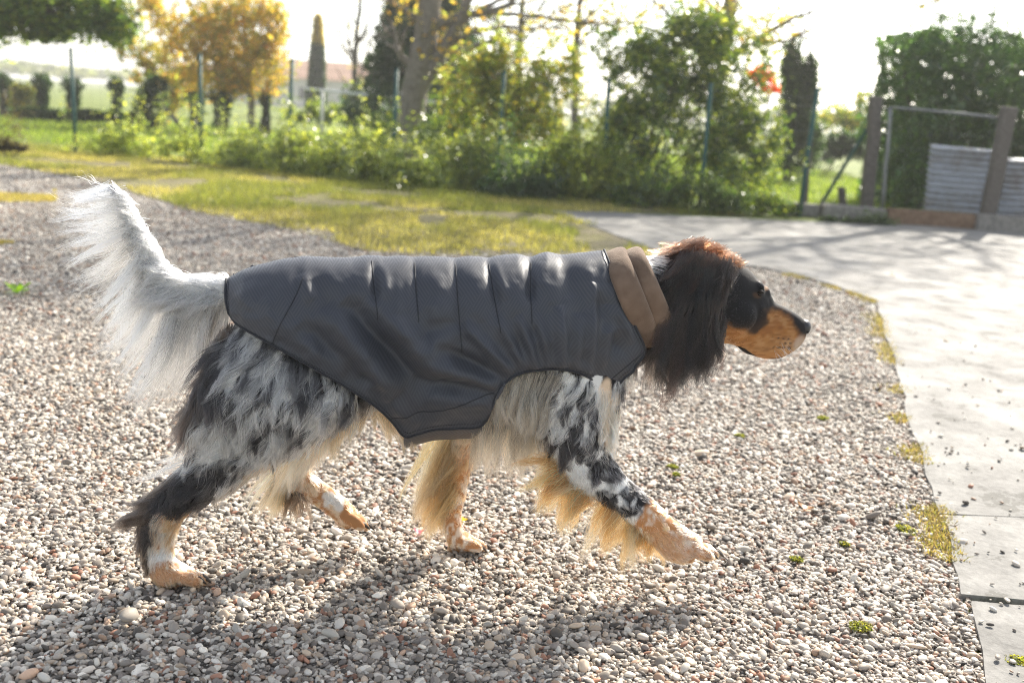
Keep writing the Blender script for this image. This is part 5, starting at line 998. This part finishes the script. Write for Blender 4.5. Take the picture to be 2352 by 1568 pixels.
feather('belly_feather', [(850,925),(885,955),(915,980),(945,985)], [(870,1000),(905,1015),(935,1030),(955,1040)], 900, (-.06, .05), (-.06, .05), -.05, .06, mixed((.56,.31,.14), (.74,.55,.35), .5), 12, 18, 24, 10, .88, .0003, .5)
# chest and forelegs
feather('chest_feather', [(1105,965),(1140,930),(1180,900),(1230,930),(1255,990)], [(1085,1085),(1120,1105),(1165,1100),(1205,1085),(1238,1070)], 3200, (-.07, .05), (-.07, .06), .03, .05, mixed((.48,.37,.25), (.09,.075,.06), .35), 22, 30, 50, 12, .88, .00032, .55)
feather('chest_feather', [(1150,890),(1190,868),(1240,862),(1290,870)], [(1140,970),(1170,990),(1200,1010),(1245,1010)], 1800, (-.118, -.095), (-.12, -.08), .08, .07, mixed((.50,.42,.31), (.05,.045,.04), .42), 16, 20, 40, 11, .9, .00032, .5)
feather('chest_feather', [(1398,885),(1412,930),(1410,975)], [(1392,975),(1405,1020),(1392,1050)], 800, (-.10, -.03), (-.10, -.03), .06, .07, mixed((.80,.60,.42), WHITE, .3), 12, 14, 20, 10, .88, .00032, .45)
feather('leg_feather', [(1268,1045),(1290,1100),(1340,1130),(1400,1158),(1450,1190),(1500,1235)], [(1200,1095),(1240,1165),(1300,1240),(1380,1285),(1450,1282),(1510,1285)], 4200, (-.10, -.055), (-.12, -.03), .14, .06, mixed((.42,.14,.035), (.68,.37,.17), .4), 20, 52, 46, 14, .92, .00034, .75, waves=3.4)
feather('leg_feather', [(1005,985),(1035,985),(1055,1040),(1045,1110),(1035,1170)], [(928,1185),(950,1200),(972,1212),(985,1222),(1005,1225)], 3600, (.06, .115), (.06, .125), .05, .05, mixed((.40,.145,.04), (.66,.38,.19), .45), 16, 34, 38, 12, .92, .00034, .6, waves=3.0)
# ears: a hanging leather each, under long wavy hair
M_EAR = simple('ear_leather', (.010,.009,.009), (.022,.018,.016), 60, .8, .3, .002)
for sgn in (-1, 1):
    nm = 'ear' 
    V, F = loft([(1618,630,1652,634,sgn*.054,.003),(1592,665,1660,680,sgn*.062,.005),(1568,710,1665,730,sgn*.069,.006),(1562,760,1652,775,sgn*.070,.005),(1572,800,1632,805,sgn*.070,.003)], sides=20)
    ear = put(mesh_np('ear', V, F, M_EAR, None, True), dog_root)
    o1, o2 = ((-.072, -.052), (-.088, -.055)) if sgn < 0 else ((.052, .072), (.055, .088))
    hc_ = mixed((.003,.003,.003), (.016,.009,.007), .25, .35)
    for a_ in ([( [(1548,632),(1582,618),(1622,622),(1658,645)], [(1505,740),(1545,785),(1600,790),(1655,750)], 2600 ),
                ( [(1560,670),(1590,660),(1630,665),(1665,672)], [(1500,845),(1545,900),(1595,870),(1650,820)], 3800 ),
                ( [(1565,740),(1590,740),(1630,745),(1658,745)], [(1485,860),(1528,915),(1585,880),(1638,850)], 2600 )]):
        o = feather('ear_hair', a_[0], a_[1], int(a_[2]*.75) if sgn < 0 else a_[2]//4, o1, o2, .04, .06, hc_, 14, 46, 22, 18, .96, .00050, .45, parent=dog_root, waves=5.0)
        o.parent = ear; o.matrix_parent_inverse = Matrix.Identity(4)
# crown, nape and throat
feather('crown_hair', [(1712,612),(1680,588),(1645,568),(1605,556),(1570,566)], [(1610,610),(1580,600),(1545,585),(1515,575),(1500,590)], 3000, (-.045, .045), (-.055, .055), -.10, .05, mixed((.105,.034,.013), (.018,.011,.009), .4), 12, 16, 46, 12, .88, .00032, .5, waves=3.2)
feather('crown_hair', [(1660,612),(1630,600),(1590,600),(1560,610)], [(1580,665),(1550,660),(1520,650),(1500,645)], 1800, (-.066, -.045), (-.075, -.05), -.10, .06, mixed((.010,.008,.007), (.05,.02,.011), .3), 14, 18, 36, 12, .88, .00032, .5, waves=3.2)
feather('crown_hair', [(1690,618),(1650,600),(1610,592),(1570,590)], [(1660,690),(1620,700),(1570,690),(1525,670)], 2200, (-.060, -.040), (-.082, -.060), -.06, .06, mixed((.008,.0065,.006), (.05,.02,.011), .22), 16, 26, 34, 12, .9, .00034, .5, waves=3.4)
feather('nape_hair', [(1540,585),(1525,620),(1520,660),(1530,700)], [(1448,578),(1470,602),(1490,640),(1500,690)], 1300, (-.06, .03), (-.065, .04), .05, .03, mixed(WHITE, (.5,.5,.5), .2), 12, 12, 20, 8, .8, .0003, .4)
feather('nape_hair', [(1545,640),(1540,700),(1545,760)], [(1505,760),(1500,830),(1510,850)], 1200, (-.075, -.055), (-.08, -.05), .06, .05, mixed((.02,.015,.013), (.06,.03,.02), .3), 14, 18, 26, 11, .88, .00032, .5)
feather('throat_hair', [(1490,800),(1515,795),(1545,790)], [(1478,880),(1490,890),(1530,900)], 600, (-.04, .04), (-.04, .04), .03, .06, mixed((.30,.25,.21), (.05,.035,.03), .5), 12, 18, 16, 10, .88, .00032, .5)
# loose flyaway strands
for nm, rt, tp, n_, of, c_ in (('tail_feather', [(520,700),(430,695),(350,655),(315,575),(285,490),(250,425)], [(430,960),(310,990),(225,800),(130,600),(95,500),(170,420)], 420, (-.05, .05), WHITE),
        ('leg_feather', [(1270,1060),(1340,1130),(1440,1185),(1500,1230)], [(1180,1110),(1270,1240),(1400,1295),(1490,1292)], 260, (-.12, -.04), (.80,.58,.36)),
        ('belly_feather', [(850,930),(760,965),(690,1020)], [(830,1040),(730,1090),(600,1170)], 200, (-.03, .06), (.80,.66,.46)),
        ('chest_feather', [(1105,970),(1180,900),(1250,980)], [(1080,1110),(1160,1120),(1230,1090)], 200, (-.09, .05), (.72,.60,.45)),
        ('leg_feather', [(1005,985),(1050,1040),(1035,1170)], [(915,1190),(955,1215),(990,1232)], 160, (.06, .12), (.78,.55,.33)),
        ('ear_hair', [(1560,680),(1610,700),(1655,700)], [(1480,880),(1560,920),(1650,880)], 160, (-.088, -.06), (.02,.012,.01))):
    feather(nm, rt, tp, n_, of, (of[0]*1.2, of[1]*1.2), .06, .10, mixed(np.asarray(c_), np.asarray(c_)*.5, .2), 14, 60, max(20, n_//3), 14, .35, .00022, .5, waves=2.6)
# whiskers
k = 14; r = np.random.default_rng(3); wx = np.stack([r.uniform(1775, 1815, k), r.uniform(785, 812, k)], 1); wt = wx+np.stack([r.uniform(10, 40, k), r.uniform(10, 38, k)], 1)
s = np.linspace(0, 1, 8)[None, :, None]; P2 = wx[:, None]*(1-s)+wt[:, None]*s+np.array([0, 8.])*s**2
hair_obj('whisker', DP(P2[..., 0], P2[..., 1], -.03-.02*s[..., 0]+0*P2[..., 0]), np.full((k, 3), .5), .00018, .00003, dog_root, None)
# ------------------------------------------------------------------ the air: thin haze added for a lens-like veil, also pales the distance
hz_m = bpy.data.materials.new('haze_veil'); hz_m.use_nodes = True; hz_m.node_tree.nodes.clear()
ho = hz_m.node_tree.nodes.new('ShaderNodeOutputMaterial'); hv = hz_m.node_tree.nodes.new('ShaderNodeVolumePrincipled')
hv.inputs['Color'].default_value = (1,.985,.95,1); hv.inputs['Density'].default_value = .0022; hv.inputs['Anisotropy'].default_value = .35
hz_m.node_tree.links.new(hv.outputs[0], ho.inputs['Volume'])
V, F = boxmesh((1900, 1620, 13)); hz_o = mesh_np('haze', np.array(V)+np.array((0, 755, 5.4)), F, hz_m); tag(hz_o, 'thin added haze that veils the view and pales the distance', 'haze', kind='stuff')
